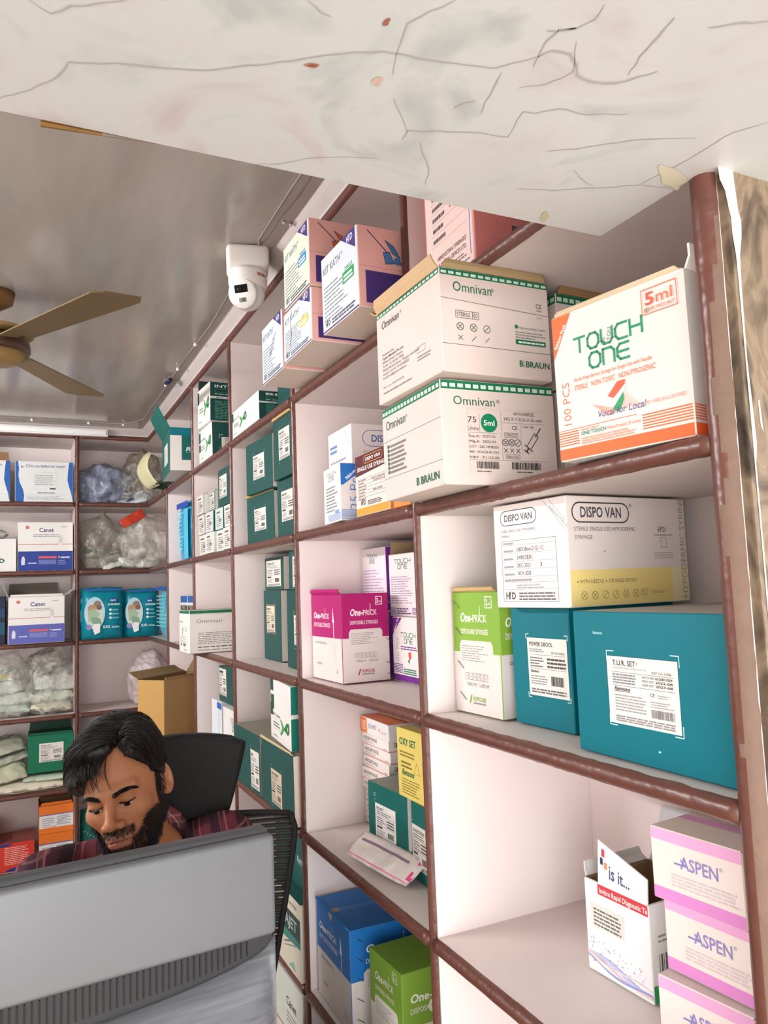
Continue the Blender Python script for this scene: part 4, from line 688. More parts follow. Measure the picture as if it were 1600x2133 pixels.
c=Carton('glove_carton','white glove carton with red rule standing low beside the monitor',.590,1.757,-1.241,.2,.30,.315,0,'#c3c6bd'); a=c['L']; a.txt('Canet',.60,.80,.06,'#3d3f4a',.25,.03); a.bars(.6,.68,.9,.77,3,'#8d8f8c',4); a.ln([(0,.60),(1,.60)],.0035,'#a8505a'); a.rect(0,0,1,.35,'#2c3f8a'); c.build()
# near bay, fourth row
c=Carton('test_kit_carton','opened white test kit carton with red band and raised lettered flap',.747,.803,-.554,.13,.121,.125,2.4,'#e2e4e6',open_top=True)
a=c['L']; a.rect(.22,.88,1,.995,'#c8434a'); a.txt('Invitro Rapid Diagnostic Te',.25,.905,.055,'#f2e6e4',.74,.015); a.rect(.08,.50,.62,.76,'#d3d2cb'); a.bars(.13,.52,.58,.73,5,'#6a6a66',4,.5,.2)
rn=random.Random(4)
for i in range(70):
    u=rn.random()*.95; v=.10+.26*rn.random()*(1.1-u*.4); a.disc(u,max(.03,v),.0006+.0007*rn.random(),rn.choice(['#9fb0dc','#c9a9b4','#8d97c4']),7)
def wave(v0,amp,th,col,ph): 
    n=24; top=[(i/n,v0-.10*i/n+amp*math.sin(ph+5*i/n)) for i in range(n+1)]; a._up(); a.mb.add([p for u,v in top for p in (a.P(u,max(.0,v)),a.P(u,max(0,v-th*(.4+abs(math.sin(ph+3*u))))))],[(2*i,2*i+1,2*i+3,2*i+2) for i in range(n)],col)
wave(.20,.04,.035,'#b6bce8',0); wave(.17,.035,.02,'#e6bdb4',1.4); wave(.15,.04,.018,'#8f9ad6',2.6); wave(.20,.03,.012,'#ecd0ca',3.4)
a=c['R']; a.rect(0,0,1,.18,'#2f9a58'); a.barcode(.10,.27,.75,.48,'#55585a'); a.bars(.1,.6,.7,.7,2,'#8d9296',3)
mb=MB(); w_,l_,h_=c.d; A0=Vector((0,l_*.76,h_-.001)); B0=Vector((0,.001,h_-.001)); upv=Vector((.004,0,.052)); th=Vector((.002,0,0))
q=[A0,B0,A0+upv*1.15,B0+upv*.62]; mb.add(q+[p+th for p in q],[(0,1,3,2),(5,4,6,7),(0,2,6,4),(1,5,7,3),(2,3,7,6)],'#e4e5e6'); fa=Art(mb,q[0],q[1],q[2],q[3],(-1,0,0))
fa.txt('is it...',.24,.24,.34,'#55527a',.42,.02); fa.rect(.05,.48,.11,.64,'#2f3a6a'); fa.rect(.08,.68,.145,.86,'#c2404e'); fa.rect(.135,.42,.20,.58,'#d98a5a'); c.kids.append(('flap',mb,'raised white flap with is it lettering')); c.flap('E',.085,70,'#bfc0c1',label='grey inner lid')
dv=Vector((math.cos(R(70)),0,math.sin(R(70))))*.083; A0=Vector((w_-.004,l_-.004,h_)); B0=Vector((w_-.004,.004,h_)); fb=Art(c.kids[-1][1],A0,B0,A0+dv,B0+dv,(-math.sin(R(70)),0,math.cos(R(70)))); fb.c=[p+fb.n*.003 for p in fb.c]; fb.txt('med',.62,.62,.17,'#77797f',.26,.015,rot=math.pi); fb.rect(.64,.50,.76,.58,'#5a8fc0'); fb.disc(.2,.52,.005,'#9a9ca2',14)
c.flap('K',.02,60,'#cfd0d0'); c.build()
for i,(z,nm) in enumerate(((-.554,'lowest'),(-.4685,'middle'),(-.383,'topmost'))):
    c=Carton('glove_box','white and pink box, %s in the stack of three against the near post'%nm,.706+(.012 if i==1 else 0),.612,z,.18,.122,.0835,(8,5,6)[i],'#e6dad4',T='#cfc6bd',group='white and pink boxes in a stack')
    a=c['L']; a.rect(0,.84,1,1,'#e3a9d2'); a.rect(0,0,1,.17,'#d88ccb'); a.txt('ASPEN',.33,.52,.17,'#8f88bd',.42,.02); a.ln([(.27,.57),(.40,.57)],.0022,'#8580b8'); a.poly([(.34,.66),(.40,.57),(.34,.62)],'#8580b8'); a.txt('®',.765,.66,.05,'#a39cc8'); a.bars(.22,.24,.98,.44,4,'#cfc3c4',i+5,.55,.15)
    a=c['R']; a.rect(0,.84,1,1,'#e3a9d2'); a.rect(0,0,1,.17,'#d88ccb')
    if i==2: c['T'].rect(.28,0,.38,1,'#c58fba')
    c.build()
# ------------------------------------------------------------------ soft goods
def pillow(w,l,t,seed,nu=22,nv=22,crump=.004,pw=3.2):
    """flat filled packet in its own xy plane, thickness along z, as (verts, faces)"""
    vs=[]; 
    for s in (1,-1):
        for i in range(nu+1):
            for j in range(nv+1):
                u,v=2*i/nu-1,2*j/nv-1; e=max(0,(1-abs(u)**pw))*max(0,(1-abs(v)**pw)); q=Vector((u*w*9,v*l*9,seed))
                vs.append((u*w/2*(1-.04*v*v),v*l/2*(1-.04*u*u),s*t/2*e**.55+crump*noise.noise(q*1.3)+crump*.5*noise.noise(q*3.1+Vector((0,0,s)))))
    N=(nu+1)*(nv+1); f=lambda i,j,k: k*N+i*(nv+1)+j
    fs=[(f(i,j,0),f(i+1,j,0),f(i+1,j+1,0),f(i,j+1,0)) for i in range(nu) for j in range(nv)]+[(f(i,j,1),f(i,j+1,1),f(i+1,j+1,1),f(i+1,j,1)) for i in range(nu) for j in range(nv)]
    for i in range(nu): fs+=[(f(i,0,0),f(i,0,1),f(i+1,0,1),f(i+1,0,0)),(f(i,nv,0),f(i+1,nv,0),f(i+1,nv,1),f(i,nv,1))]
    for j in range(nv): fs+=[(f(0,j,0),f(0,j+1,0),f(0,j+1,1),f(0,j,1)),(f(nu,j,0),f(nu,j,1),f(nu,j+1,1),f(nu,j+1,0))]
    return vs,fs
def film_mat(name,col,alpha,rough=.18):
    m=bpy.data.materials.new(name); m.use_nodes=True; nt=m.node_tree; p=nt.nodes['Principled BSDF']; p.inputs['Base Color'].default_value=lin(col); p.inputs['Roughness'].default_value=rough; p.inputs['Specular IOR Level'].default_value=.7
    tc=nt.nodes.new('ShaderNodeTexCoord'); n=nt.nodes.new('ShaderNodeTexNoise'); n.inputs['Scale'].default_value=13; n.inputs['Detail'].default_value=4; n.inputs['Distortion'].default_value=2.2; nt.links.new(tc.outputs['Object'],n.inputs['Vector'])
    mr=nt.nodes.new('ShaderNodeMapRange'); mr.inputs[1].default_value=.35; mr.inputs[2].default_value=.65; mr.inputs[3].default_value=max(0,alpha-.22); mr.inputs[4].default_value=min(1,alpha+.22); nt.links.new(n.outputs['Fac'],mr.inputs[0]); nt.links.new(mr.outputs[0],p.inputs['Alpha'])
    b=nt.nodes.new('ShaderNodeBump'); b.inputs['Strength'].default_value=.6; b.inputs['Distance'].default_value=.012; nt.links.new(n.outputs['Fac'],b.inputs['Height']); nt.links.new(b.outputs['Normal'],p.inputs['Normal']); return m
FILM=film_mat('clear_film','#cfcdc6',.30); FILM_G=film_mat('smoky_film','#a59e93',.42)
def bag(label,c,r,seed,mat=FILM,crump=.16,neck=None,cat='bag',group=None,name='plastic_bag'):
    bm=bmesh.new(); bmesh.ops.create_icosphere(bm,subdivisions=5,radius=1); c=Vector(c)
    for v in bm.verts:
        d=v.co.normalized(); q=d*2.2+Vector((seed,seed*.7,0)); k=1+crump*(noise.noise(q)*1.3+.75*(.5-abs(noise.noise(q*1.7)))+.22*(.5-abs(noise.noise(q*4.1))))
        p=Vector((d.x*r[0],d.y*r[1],d.z*r[2]))*k
        if p.z<-r[2]*.72: p.z=-r[2]*.72+(p.z+r[2]*.72)*.08
        if neck and d.z>.72:
            t=(d.z-.72)/.28; p.x*=(1-.85*math.sin(math.pi*min(1,t*1.1)*.5)); p.y*=(1-.85*math.sin(math.pi*min(1,t*1.1)*.5)); p.z+=neck*t*t
        v.co=p
    zmin=min(v.co.z for v in bm.verts); mb=MB(); bm.verts.index_update(); mb.add([v.co for v in bm.verts],[[w.index for w in f.verts] for f in bm.faces],mat,True); bm.free()
    o=mb.build(name,None,(c.x,c.y,c.z-zmin)); tag(o,label,cat,group); return o
def packet(name,label,loc,rot,w,l,t,mats,seed,cat='packet',group=None,art=None,crump=.004):
    mb=MB(); vs,fs=pillow(w,l,t,seed,crump=crump); mb.add(vs,fs,mats,True)
    o=mb.build(name); o.rotation_euler=rot; o.location=loc; tag(o,label,cat,group)
    if art:
        kb=MB(); a=Art(kb,(-w/2,-l/2,t/2+.0012+crump*.4),(w/2,-l/2,t/2+.0012+crump*.4),(-w/2,l/2,t/2+.0012+crump*.4),(w/2,l/2,t/2+.0012+crump*.4),(0,0,1)); art(a); k=kb.build('printed_panel',o)
    return o
def diaper_art(seed):
    def f(a):
        a.rect(.07,.93,.93,.965,'#27559c'); n=24
        a.poly([(.30+.235*math.cos(2*math.pi*k/n),.52+.30*math.sin(2*math.pi*k/n)) for k in range(n)],'#a9cfdc')
        a.poly([(.30+.20*math.cos(2*math.pi*k/n),.47+.25*math.sin(2*math.pi*k/n)) for k in range(n)],'#c9cfc6')
        a.disc(.36,.68,.018,'#8a7a6a'); a.disc(.24,.60,.020,'#b58a72'); a.disc(.40,.62,.013,'#7d5f50'); a.poly([(.14,.56),(.30,.60),(.42,.50),(.30,.34),(.16,.36)],'#9fb59a'); a.poly([(.22,.45),(.42,.42),(.46,.30),(.26,.28)],'#7fa08a'); a.poly([(.27,.32),(.42,.32),(.42,.16),(.30,.12),(.26,.20)],'#e6e3e0'); a.disc(.17,.26,.013,'#8a83b4')
        a.rect(.64,.72,.80,.79,'#26428e'); a.txt('dignity',.655,.735,.03,'#e6ebf2',.13,.02); a.txt('premium',.60,.655,.04,'#e6f0f2',.27,.03,sl=.2)
        for i in range(3): v=.57-i*.075; a.disc(.655,v,.006,'#dfe9ea',12); a.bars(.69,v-.015,.86,v+.015,2,'#9fd0d6',i,.5,.2)
        a.txt('XL/XXL',.48,.235,.045,'#e6f0f2',.17,.03); a.bars(.68,.235,.90,.275,2,'#bfe0e4',4,.5)
    return f
DIA='#0f7d90'
def diaper(label,x,y,z,w,h,t,rz,seed):
    packet('diaper_pack',label,(x,y,z+h/2-.008),(R(90),0,rz),w,h,t,M(DIA,.25,.06,10,.1,18),seed,'diaper pack','teal diaper packs',diaper_art(seed),.004)
diaper('teal diaper pack left of its twin on the back corner shelf',.375,4.065,-.2065,.205,.262,.11,R(2),3)
diaper('teal diaper pack right of its twin on the back corner shelf',.565,4.09,-.2065,.18,.25,.10,R(-4),5)
packet('diaper_pack','light blue end of a diaper pack leaning by the first shelf post from the corner',(.655,3.72,-.085),(R(90),0,R(-88)),.30,.262,.09,M('#4fb0c8',.25,.08,10,.1,18),8,'diaper pack',None,lambda a:(a.rect(.05,.9,.95,.96,'#2a5aa0'),a.bars(.1,.25,.9,.85,9,'#8fd0de',3,.3,.2)))
for i,(x,y,rz,lab) in enumerate(((.655,3.30,-86,'bright blue diaper pack standing at the front of the corner shelf'),(.71,3.38,-88,'bright blue diaper pack behind the front one on the corner shelf'))):
    packet('diaper_pack',lab,(x,y,.136+.128),(R(90),0,R(rz)),.20,.262-.02*i,.05,M('#2f9cc6',.25,.1,10,.1,18),20+i,'diaper pack','bright blue diaper packs',lambda a:(a.rect(.05,.88,.95,.97,'#2d4fa8'),a.bars(.1,.2,.6,.85,10,'#7fd0e6',4,.35,.3),a.rect(.62,.05,.95,.85,'#56b8d4')))
# ------------------------------------------------------------------ back wall shelves
def chiron(label,x,**k):
    c=Carton('mask_carton',label,x,4.06,.4705,.261,.22,.2,0,'#d7d9d8',T='#b8b6b0',L='#35508e',group='white and blue respiratory cartons')
    a=c['R']; B='#2f5ea6'; a.poly([(0,0),(.13,0),(.12,.12),(.085,.35),(.12,.55),(.10,.75),(.03,1),(0,1)],B) if 0 else None
    a.poly([(0,0),(.14,0),(.15,.15),(.13,.30),(.07,.48),(.05,.65),(.06,.82),(.04,1),(0,1)],B); a.poly([(1,0),(.985,.05),(.97,.20),(.93,.38),(.90,.55),(.91,.75),(.93,1),(1,1)],B)
    a.txt('Chiron',.17,.855,.07,'#5d6a86',.24,.01); a.poly([(.09,.90),(.12,.86),(.15,.88),(.13,.85),(.10,.84)],B); a.txt('RESPIRATORY THERAPY',.43,.86,.05,'#4b5c86',.44,.03)
    a.frame(.32,.30,.70,.73,.0005,'#9a9da0'); a.bars(.34,.42,.68,.70,6,'#85888c',5,.35,.2); a.rect(.59,.31,.69,.345,'#3d3f44'); a.ln([(.16,.19),(.95,.19)],.0007,'#8a9ab6'); a.bars(.38,.21,.70,.25,1,'#77797d',7,.6); a.bars(.2,.05,.9,.16,4,'#9fa3a8',8,.4); return c
chiron('white and blue respiratory carton beside the corner upright on the back shelf',-.020,).build()
c=chiron('white and blue respiratory carton cut by the left edge of the photo',-.302); c.flap('R',.04,75,'#8a6a4a'); c.build()
c=Carton('glove_carton','closed white and navy glove carton on the second back shelf',-.005,4.075,.136,.246,.24,.237,0,'#dcdad5',T='#a89f96',group='white and navy glove cartons'); canet_art(c['R']); c.build()
c=Carton('catheter_box','white carton end with green bow emblem at the left on the second back shelf',-.168,4.09,.136,.156,.22,.158,0,'#dbdad7',T='#a9a79f'); a=c['R']; a.disc(.58,.33,.016,'#2f5a40',14,.011); a.poly([(.0,.36),(.40,.34),(.56,.40),(.56,.27),(.40,.32),(.0,.33)],'#3f7d52'); a.disc(.60,.33,.006,'#cfe0d4',10); c.build()
c=Carton('glove_carton','opened white and lilac glove carton jutting over the third back shelf',-.043,3.985,-.2065,.242,.28,.218,1.5,'#dcdad6',open_top=True,group='white and navy glove cartons'); canet_art(c['R'],low='#5a5fa8'); c.flap('K',.09,50,'#8f867d'); c.flap('L',.07,65,'#a59c92'); c.flap('E',.05,35,'#b8b2aa'); c.flap('R',.012,80,'#dcdad6'); c.build()
c=Carton('dressing_box','dark navy carton standing at the left edge on the third back shelf',-.262,4.08,-.2065,.205,.22,.225,0,'#1b2236',T='#2a2d3a'); a=c['R']; a.rect(0,.55,1,.75,'#22395e'); a.rect(0,.2,1,.45,'#1f4a5e'); a.bars(.7,.05,.95,.15,2,'#8a94a8',3); c.build()
packet('surgical_packet','crumpled silver packet on top of the white carton at the left',(-.135,4.16,.136+.158+.022),(R(12),R(-6),R(8)),.17,.12,.045,M('#b5b3b0',.3,.3,30,.4,40),31,'packet',None,lambda a:(a.rect(.5,.1,.75,.9,'#4b4c52'),a.rect(.1,.3,.4,.6,'#5d6068')),.010)
# polythene bags and what is in them
packet('surgical_packet','white and blue printed packet inside the bags on the top corner shelf',(.50,4.14,.51),(R(55),R(10),R(10)),.14,.10,.03,M('#cfd3da',.3,.15,30),33,'packet','blue and white packets in the corner bags',lambda a:(a.rect(.1,.5,.9,.75,'#3d4f8e'),a.rect(.5,.15,.85,.35,'#e3e5e8')),.006)
packet('surgical_packet','white packet with dark lettering under the bags on the top corner shelf',(.545,4.12,.50),(R(40),R(-16),R(-20)),.12,.10,.03,M('#c4c9d0',.3,.2,30),34,'packet','blue and white packets in the corner bags',lambda a:(a.rect(.15,.15,.45,.8,'#2f3c66'),a.rect(.55,.55,.9,.8,'#e3e5e8')),.006)
bag('bluish clear bag bulging on the top corner shelf by the upright',(.385,4.16,.4705),(.125,.11,.115),3,film_mat('bluish_film','#8e98ac',.72),.22,group='clear bags of the corner compartment')
bag('clear bag with packets beside the bluish one on the top corner shelf',(.565,4.15,.4705),(.115,.10,.12),9,FILM,.2,group='clear bags of the corner compartment')
bag('brownish smoky bag heaped at the back of the top corner shelf',(.60,4.235,.4705),(.10,.10,.17),14,film_mat('brown_film','#8f8676',.75),.16,group='clear bags of the corner compartment')
for i,(x,y,z,rx,ry,col,lab) in enumerate(((.36,4.12,.20,60,10,'#5d6558','dark green packet in the knotted bag'),(.43,4.11,.185,45,-14,'#c9cbc4','pale packet in the knotted bag'),(.52,4.08,.165,25,8,'#d6d8d6','white packet with green edge on the shelf floor of the bags'),(.60,4.1,.17,30,-6,'#c6c8c6','pale packet under the loose bag'))):
    packet('surgical_packet',lab,(x,y,z),(R(rx),R(ry),R(15*i)),.14,.11,.035,M(col,.35,.25,30),40+i,'packet','packets in the second shelf bags',lambda a:(a.rect(.1,.6,.9,.72,'#3d5f52'),a.bars(.15,.2,.8,.5,3,'#6d7670',3)),.007)
bag('smoky knotted bag standing on the second corner shelf',(.385,4.16,.136),(.125,.11,.155),21,FILM_G,.2,neck=.07)
bag('loose clear bag spilling over the edge of the second corner shelf',(.60,4.10,.136),(.135,.12,.15),27,film_mat('pale_film','#c9c6bc',.5),.2)
packet('carrier_bag','folded red strip of a carrier bag between the two smoky bags',(.515,3.998,.385),(R(72),R(-30),R(8)),.13,.05,.012,M('#b8402c',.35,.15,20,.2,30),50,'carrier bag',None,None,.005)
bag('crumpled pinkish white bag leaning in the corner behind the brown carton',(.615,4.19,-.554),(.095,.085,.145),33,film_mat('pink_film','#cdbfc3',.9,.3),.2)
for i,(x,z,rx,lab) in enumerate(((-.03,-.50,8,'pale green striped packet lowest in the left bag'),(-.02,-.455,14,'pale green striped packet in the middle of the left bag'),(.145,-.505,6,'cream packet lowest in the bag by the upright'),(.15,-.455,12,'pale green packet with yellow mark in the bag by the upright'),(.16,-.395,20,'white packet with dark green wave in the bag by the upright'),(-.08,-.395,22,'white printed packet on top of the left bag'))):
    cc=['#c9d6c4','#cdd8c6','#d8d4bc','#c9d4c0','#cfd3cc','#c6cac6'][i]
    packet('glove_packet',lab,(x,4.16,z),(R(rx+8),R((-1)**i*4),R(4*i-8)),.19,.17,.055,M(cc,.35,.14,20),60+i,'packet','striped glove packets in bags',(lambda a:(a.poly([(0,.55),(.35,.45),(.6,.62),(1,.5),(1,.68),(.6,.80),(.35,.62),(0,.72)],'#27584c'),a.bars(.1,.8,.9,.95,2,'#3d4c46',3,.6))) if i==4 else (lambda a:(a.rect(0,.30,1,.34,'#4f9a6a'),a.rect(0,.70,1,.74,'#4f9a6a'),a.poly([(.5,.4),(.8,.42),(.75,.6),(.52,.58)],'#d2c473') if a.U>.1 else None)),.008)
bag('clear bag of glove packets at the left on the fourth back shelf',(-.05,4.16,-.554),(.13,.12,.165),41,FILM,.2,group='clear bags of glove packets')
bag('clear bag of glove packets beside the upright on the fourth back shelf',(.145,4.16,-.554),(.115,.12,.165),47,FILM,.2,group='clear bags of glove packets')
bag('smoky crumpled bag top on the fourth back shelf, above the glove packets',(.13,4.20,-.40),(.085,.07,.085),52,FILM_G,.25)
# fifth back shelf
packet('glove_packet','cream packet lying lowest on the fifth back shelf',(.06,4.12,-.874),(R(3),0,R(3)),.36,.19,.045,M('#ddd6c2',.4,.08,12),70,'packet','packets on the fifth back shelf')
packet('glove_packet','pale green packet under the green carton on the fifth back shelf',(.135,4.13,-.843),(R(3),0,R(-4)),.22,.17,.028,M('#c3cfbb',.35,.15,20),71,'packet','packets on the fifth back shelf',lambda a:a.rect(.1,.3,.9,.36,'#4f8a62'),.003)
packet('glove_packet','grey-green packet slumped at the left on the fifth back shelf',(-.075,4.13,-.80),(R(30),R(-8),R(10)),.22,.17,.06,M('#bdbfa6',.35,.2,20),72,'packet','packets on the fifth back shelf',lambda a:(a.bars(.2,.75,.9,.95,3,'#4d544a',3,.5)),.010)
packet('glove_packet','printed packet tilted on top of the slumped one on the fifth back shelf',(-.06,4.17,-.715),(R(38),R(-10),R(14)),.2,.16,.05,M('#aeb0a0',.35,.2,20),73,'packet','packets on the fifth back shelf',lambda a:(a.rect(.1,.1,.9,.2,'#3c4038'),a.bars(.2,.75,.9,.95,3,'#4d544a',3,.5)),.010)
c=Carton('catheter_carton','green carton with white paper label and raised dark flap on the fifth back shelf',.045,4.07,-.8175,.2,.18,.172,-1,'#156a4c',T='#3a564a'); c.sticker('R',.24,.27,.78,.78,lambda b: note(b,'SPINAL SET',80)); c.flap('R',.012,80,'#1b5a44'); c.flap('K',.05,80,'#38554a'); c.build()
for x,y,rx,col,i,lab in ((.36,4.12,0,'#1c4fa0',0,'dark blue package in the shade behind the man'),(.52,4.14,0,'#2a6f78',1,'dark teal package in the shade behind the man')):
    packet('diaper_pack',lab,(x,y,-.898+.11),(R(90),0,R(4)),.17,.23,.10,M(col,.3,.15,12,.1,20),90+i,'diaper pack','dark packs on the shelf behind the man',lambda a:(a.bars(.1,.5,.8,.9,3,'#7f9ac8',3,.4),))
# sixth back shelf
for i,(z,h,lab) in enumerate(((-1.2405,.136,'orange and white carton under its twin at the back'),(-1.1035,.128,'orange and white carton with opened lid, upper one of two at the back'))):
    c=Carton('suture_carton',lab,.095,4.07,z,.15,.18,h,0,'#d9732c',T='#7d3f28',open_top=i==1,group='orange and white cartons at the back'); a=c['R']; a.rect(0,.20,1,.66,'#d3d4d6'); a.rect(0,.655,1,.685,'#4a4a9a'); a.bars(.08,.30,.45,.60,4,'#8d8f98',4,.4); a.bars(.52,.28,.95,.62,6,'#77797d',5,.4); a.rect(.12,.22,.5,.25,'#d98a5a')
    if i: c.flap('K',.05,75,'#7d3f28'); c.flap('R',.018,60,'#d9732c')
    c.build()
for i,(x,h,lab) in enumerate(((-.072,.125,'bright red carton with white print beside the orange ones'),(-.232,.20,'taller dark red carton at the left edge of the lowest back shelf in view'))):
    c=Carton('suture_carton',lab,x,4.055,-1.2405,.148,.2,h,0,'#c53a30',T='#8d4a42',R='#c8382c' if i==0 else '#a83428',group='red cartons at the back'); a=c['R']; a.bars(.15,.25,.9,.9,10,'#e3b3a8',7,.4,.3); n=12; a.poly([(.5+.32*math.cos(math.pi*k/n),.0+.12*math.sin(math.pi*k/n)) for k in range(n+1)],'#26307a'); a.poly([(.12+.25*math.cos(math.pi+math.pi*k/n),1+.10*math.sin(math.pi+math.pi*k/n)) for k in range(n+1)],'#26307a'); c.build()
packet('drape_packet','dark teal speckled packet behind the man on the lowest back shelf in view',(.35,4.10,-1.2405+.11),(R(90),0,R(3)),.15,.23,.09,M('#17564f',.3,.2,25),95,'packet',None,lambda a:[a.disc(.1+.8*((k*37)%17)/17,.08+.85*((k*23)%19)/19,.004,'#5f9a90',8) for k in range(26)])
# brown carton standing open across the corner
c=Carton('cardboard_box','open brown cardboard box standing skewed on the shelf behind the man',.5,3.03,-.554,.29,.13,.229,40,'#a98654',T='#8a6a40',open_top=True,R='#b08e5e',L='#b08a50')
a=c['R']; a.rect(.66,.70,.86,.84,'#6d3428'); a.ln([(.70,.74),(.76,.80),(.82,.74)],.0016,'#c59a5e'); a.txt('SUTURE',.80,.30,.05,'#a5753f',None,0,rot=R(90)); a.ln([(.0,.38),(1,.37)],.0007,'#a87c45')
c.flap('K',.06,25,'#8a7350'); c.flap('R',.008,80,'#a5865a'); c.flap('E',.06,50,'#8a7350'); c.build()
# crumpled pouch lying in front of the teal carton
mb=MB(); vs,fs=pillow(.205,.064,.017,77,40,14,.0034,5); mb.add(vs,fs,M('#d9d0cb',.28,.1,30,.25,40),True)
o=mb.build('sterile_pouch'); o.rotation_euler=(R(32),R(3),R(-79)); o.location=(.650,1.408,-.527); tag(o,'crumpled white peel pouch with pink ends lying against the teal carton','pouch')
for n_,u0,u1,cl in (('pink_end',.0,.035,'#d84f86'),('pink_end',.955,1,'#d84f86'),('purple_stripe',.12,.86,'#8a6a86'),('seal_stripe',.03,.98,'#e07aa8')):
    kb=MB(); v0,v1=((.15,.85) if n_=='pink_end' else ((.60,.68) if n_=='purple_stripe' else (.05,.075))); N=15; ii0,ii1=int(u0*40),max(int(u0*40)+1,int(round(u1*40)))
    g=lambda i,v:(lambda j,t:Vector(vs[i*N+j]).lerp(Vector(vs[i*N+min(j+1,14)]),t))(int(v*14),v*14-int(v*14))+Vector((0,0,.0012))
    q=[g(i,v) for i in range(ii0,min(40,ii1)+1) for v in (v0,v1)]; kb.add(q,[(2*i,2*i+2,2*i+3,2*i+1) for i in range(len(q)//2-1)],cl); kb.build(n_,o)
# ------------------------------------------------------------------ desk, monitor, chair
t=empty('desk','plain desk behind which the man sits, under the monitor','desk',(.02,1.0,FLOORZ)); DZ=-.80
WD=M('#8d6a4a',.45,.15,8)
def child(mb,n,p): o=mb.build(n); o.parent=p; o.matrix_parent_inverse=p.matrix_world.inverted(); return o
bpy.context.view_layer.update()
m=MB(); m.box(-.75,.70,DZ-.03,.50,1.26,DZ,WD,.006); child(m,'desk_top',t)
for x in (-.71,.44):
    for y in (.74,1.21): m=MB(); m.box(x,y,FLOORZ+.001,x+.045,y+.045,DZ-.031,WD); child(m,'leg',t)
m=MB(); m.box(-.70,.76,-1.35,.46,.775,DZ-.032,WD); child(m,'modesty_panel',t)
SIL=M('#696b6e',.42,.05,6,0,60,.15); SIL2=M('#6b6d71',.4,.07,3,0,60,.3)
t=empty('computer_monitor','grey backed computer monitor in the foreground, seen from behind','monitor',(.274,.9,0),R(5)); bpy.context.view_layer.update()
W_=.54; zT=-.285; zC=-.397; zB=-.62
m=MB(); m.box(-W_,.0,zC,0,.016,zT,SIL,.006); m.build('upper_back_panel',t)
m=MB(); m.box(-W_+.001,.0165,zB,-.001,.042,zT+.0035,M('#4f5054',.4,.06,20),.005); m.build('bezel',t)
m=MB(); m.box(-W_+.004,.006,zC-.075,-.004,.016,zC-.0005,M('#2d2d2f',.5,.05,20)); m.build('vent_panel',t)
m=MB()
for i in range(70):
    x=-.035-i*.0068
    if x<-W_+.035: break
    s=(x+W_/2)/(W_/2); d=.036*math.sqrt(max(0,1-s*s)); m.box(x-.0007,.0045,zC-d*.86-.002,x+.0007,.0062,zC-.002,M('#1d1d20',.6))
m.build('vent_slots',t)
# lower cover: its curved top edge dips in the middle, leaving the vent strip open
m=MB(); n=48; vs=[]; rows=9
for i in range(n+1):
    s=-1+2*i/n; x=-W_/2+s*(W_/2-.001); ze=zC-.003-.040*math.sqrt(max(0,1-s*s))**1.0
    for k in range(rows):
        q=k/(rows-1); zz=ze+(zB-ze)*q; edge=math.sqrt(max(0,1-s**6)); vs.append((x,.004-(.03*math.sin(min(1,q*2.2)*math.pi/2)+.002)*edge,zz))
b=len(vs); 
for i in range(n+1): s=-1+2*i/n; x=-W_/2+s*(W_/2-.001); ze=zC-.003-.040*math.sqrt(max(0,1-s*s)); vs+=[(x,.0155,ze),(x,.0155,zB)]
fs=[(i*rows+k,(i+1)*rows+k,(i+1)*rows+k+1,i*rows+k+1) for i in range(n) for k in range(rows-1)]+[(b+2*i,b+2*i+2,(i+1)*rows,i*rows) for i in range(n)]+[(b+2*i+1,i*rows+rows-1,(i+1)*rows+rows-1,b+2*i+3) for i in range(n)]+[(b+2*i,b+2*i+1,b+2*i+3,b+2*i+2) for i in range(n)]
fs+=[tuple(range(rows))[::-1]+(b,b+1),tuple(n*rows+k for k in range(rows))+(b+2*n+1,b+2*n)]
m.add(vs,fs,ramp_mat('brushed_silver',[(.3,'#505256'),(.7,'#686a6e')],3,.32,3,0,0,(2,60,60)),True); m.build('lower_back_cover',t)
m=MB(); m.box(-W_/2-.03,.02,-.79,-W_/2+.03,.04,-.60,SIL2,.004); m.build('stand_neck',t)
m=MB(); m.box(-W_/2-.12,-.06,DZ+.001,-W_/2+.12,.13,DZ+.014,SIL2,.005); m.build('stand_foot',t)
m=MB(); m.box(-W_+.012,.0421,zB+.015,-.012,.043,zT-.012,M('#101216',.2)); m.build('screen',t)
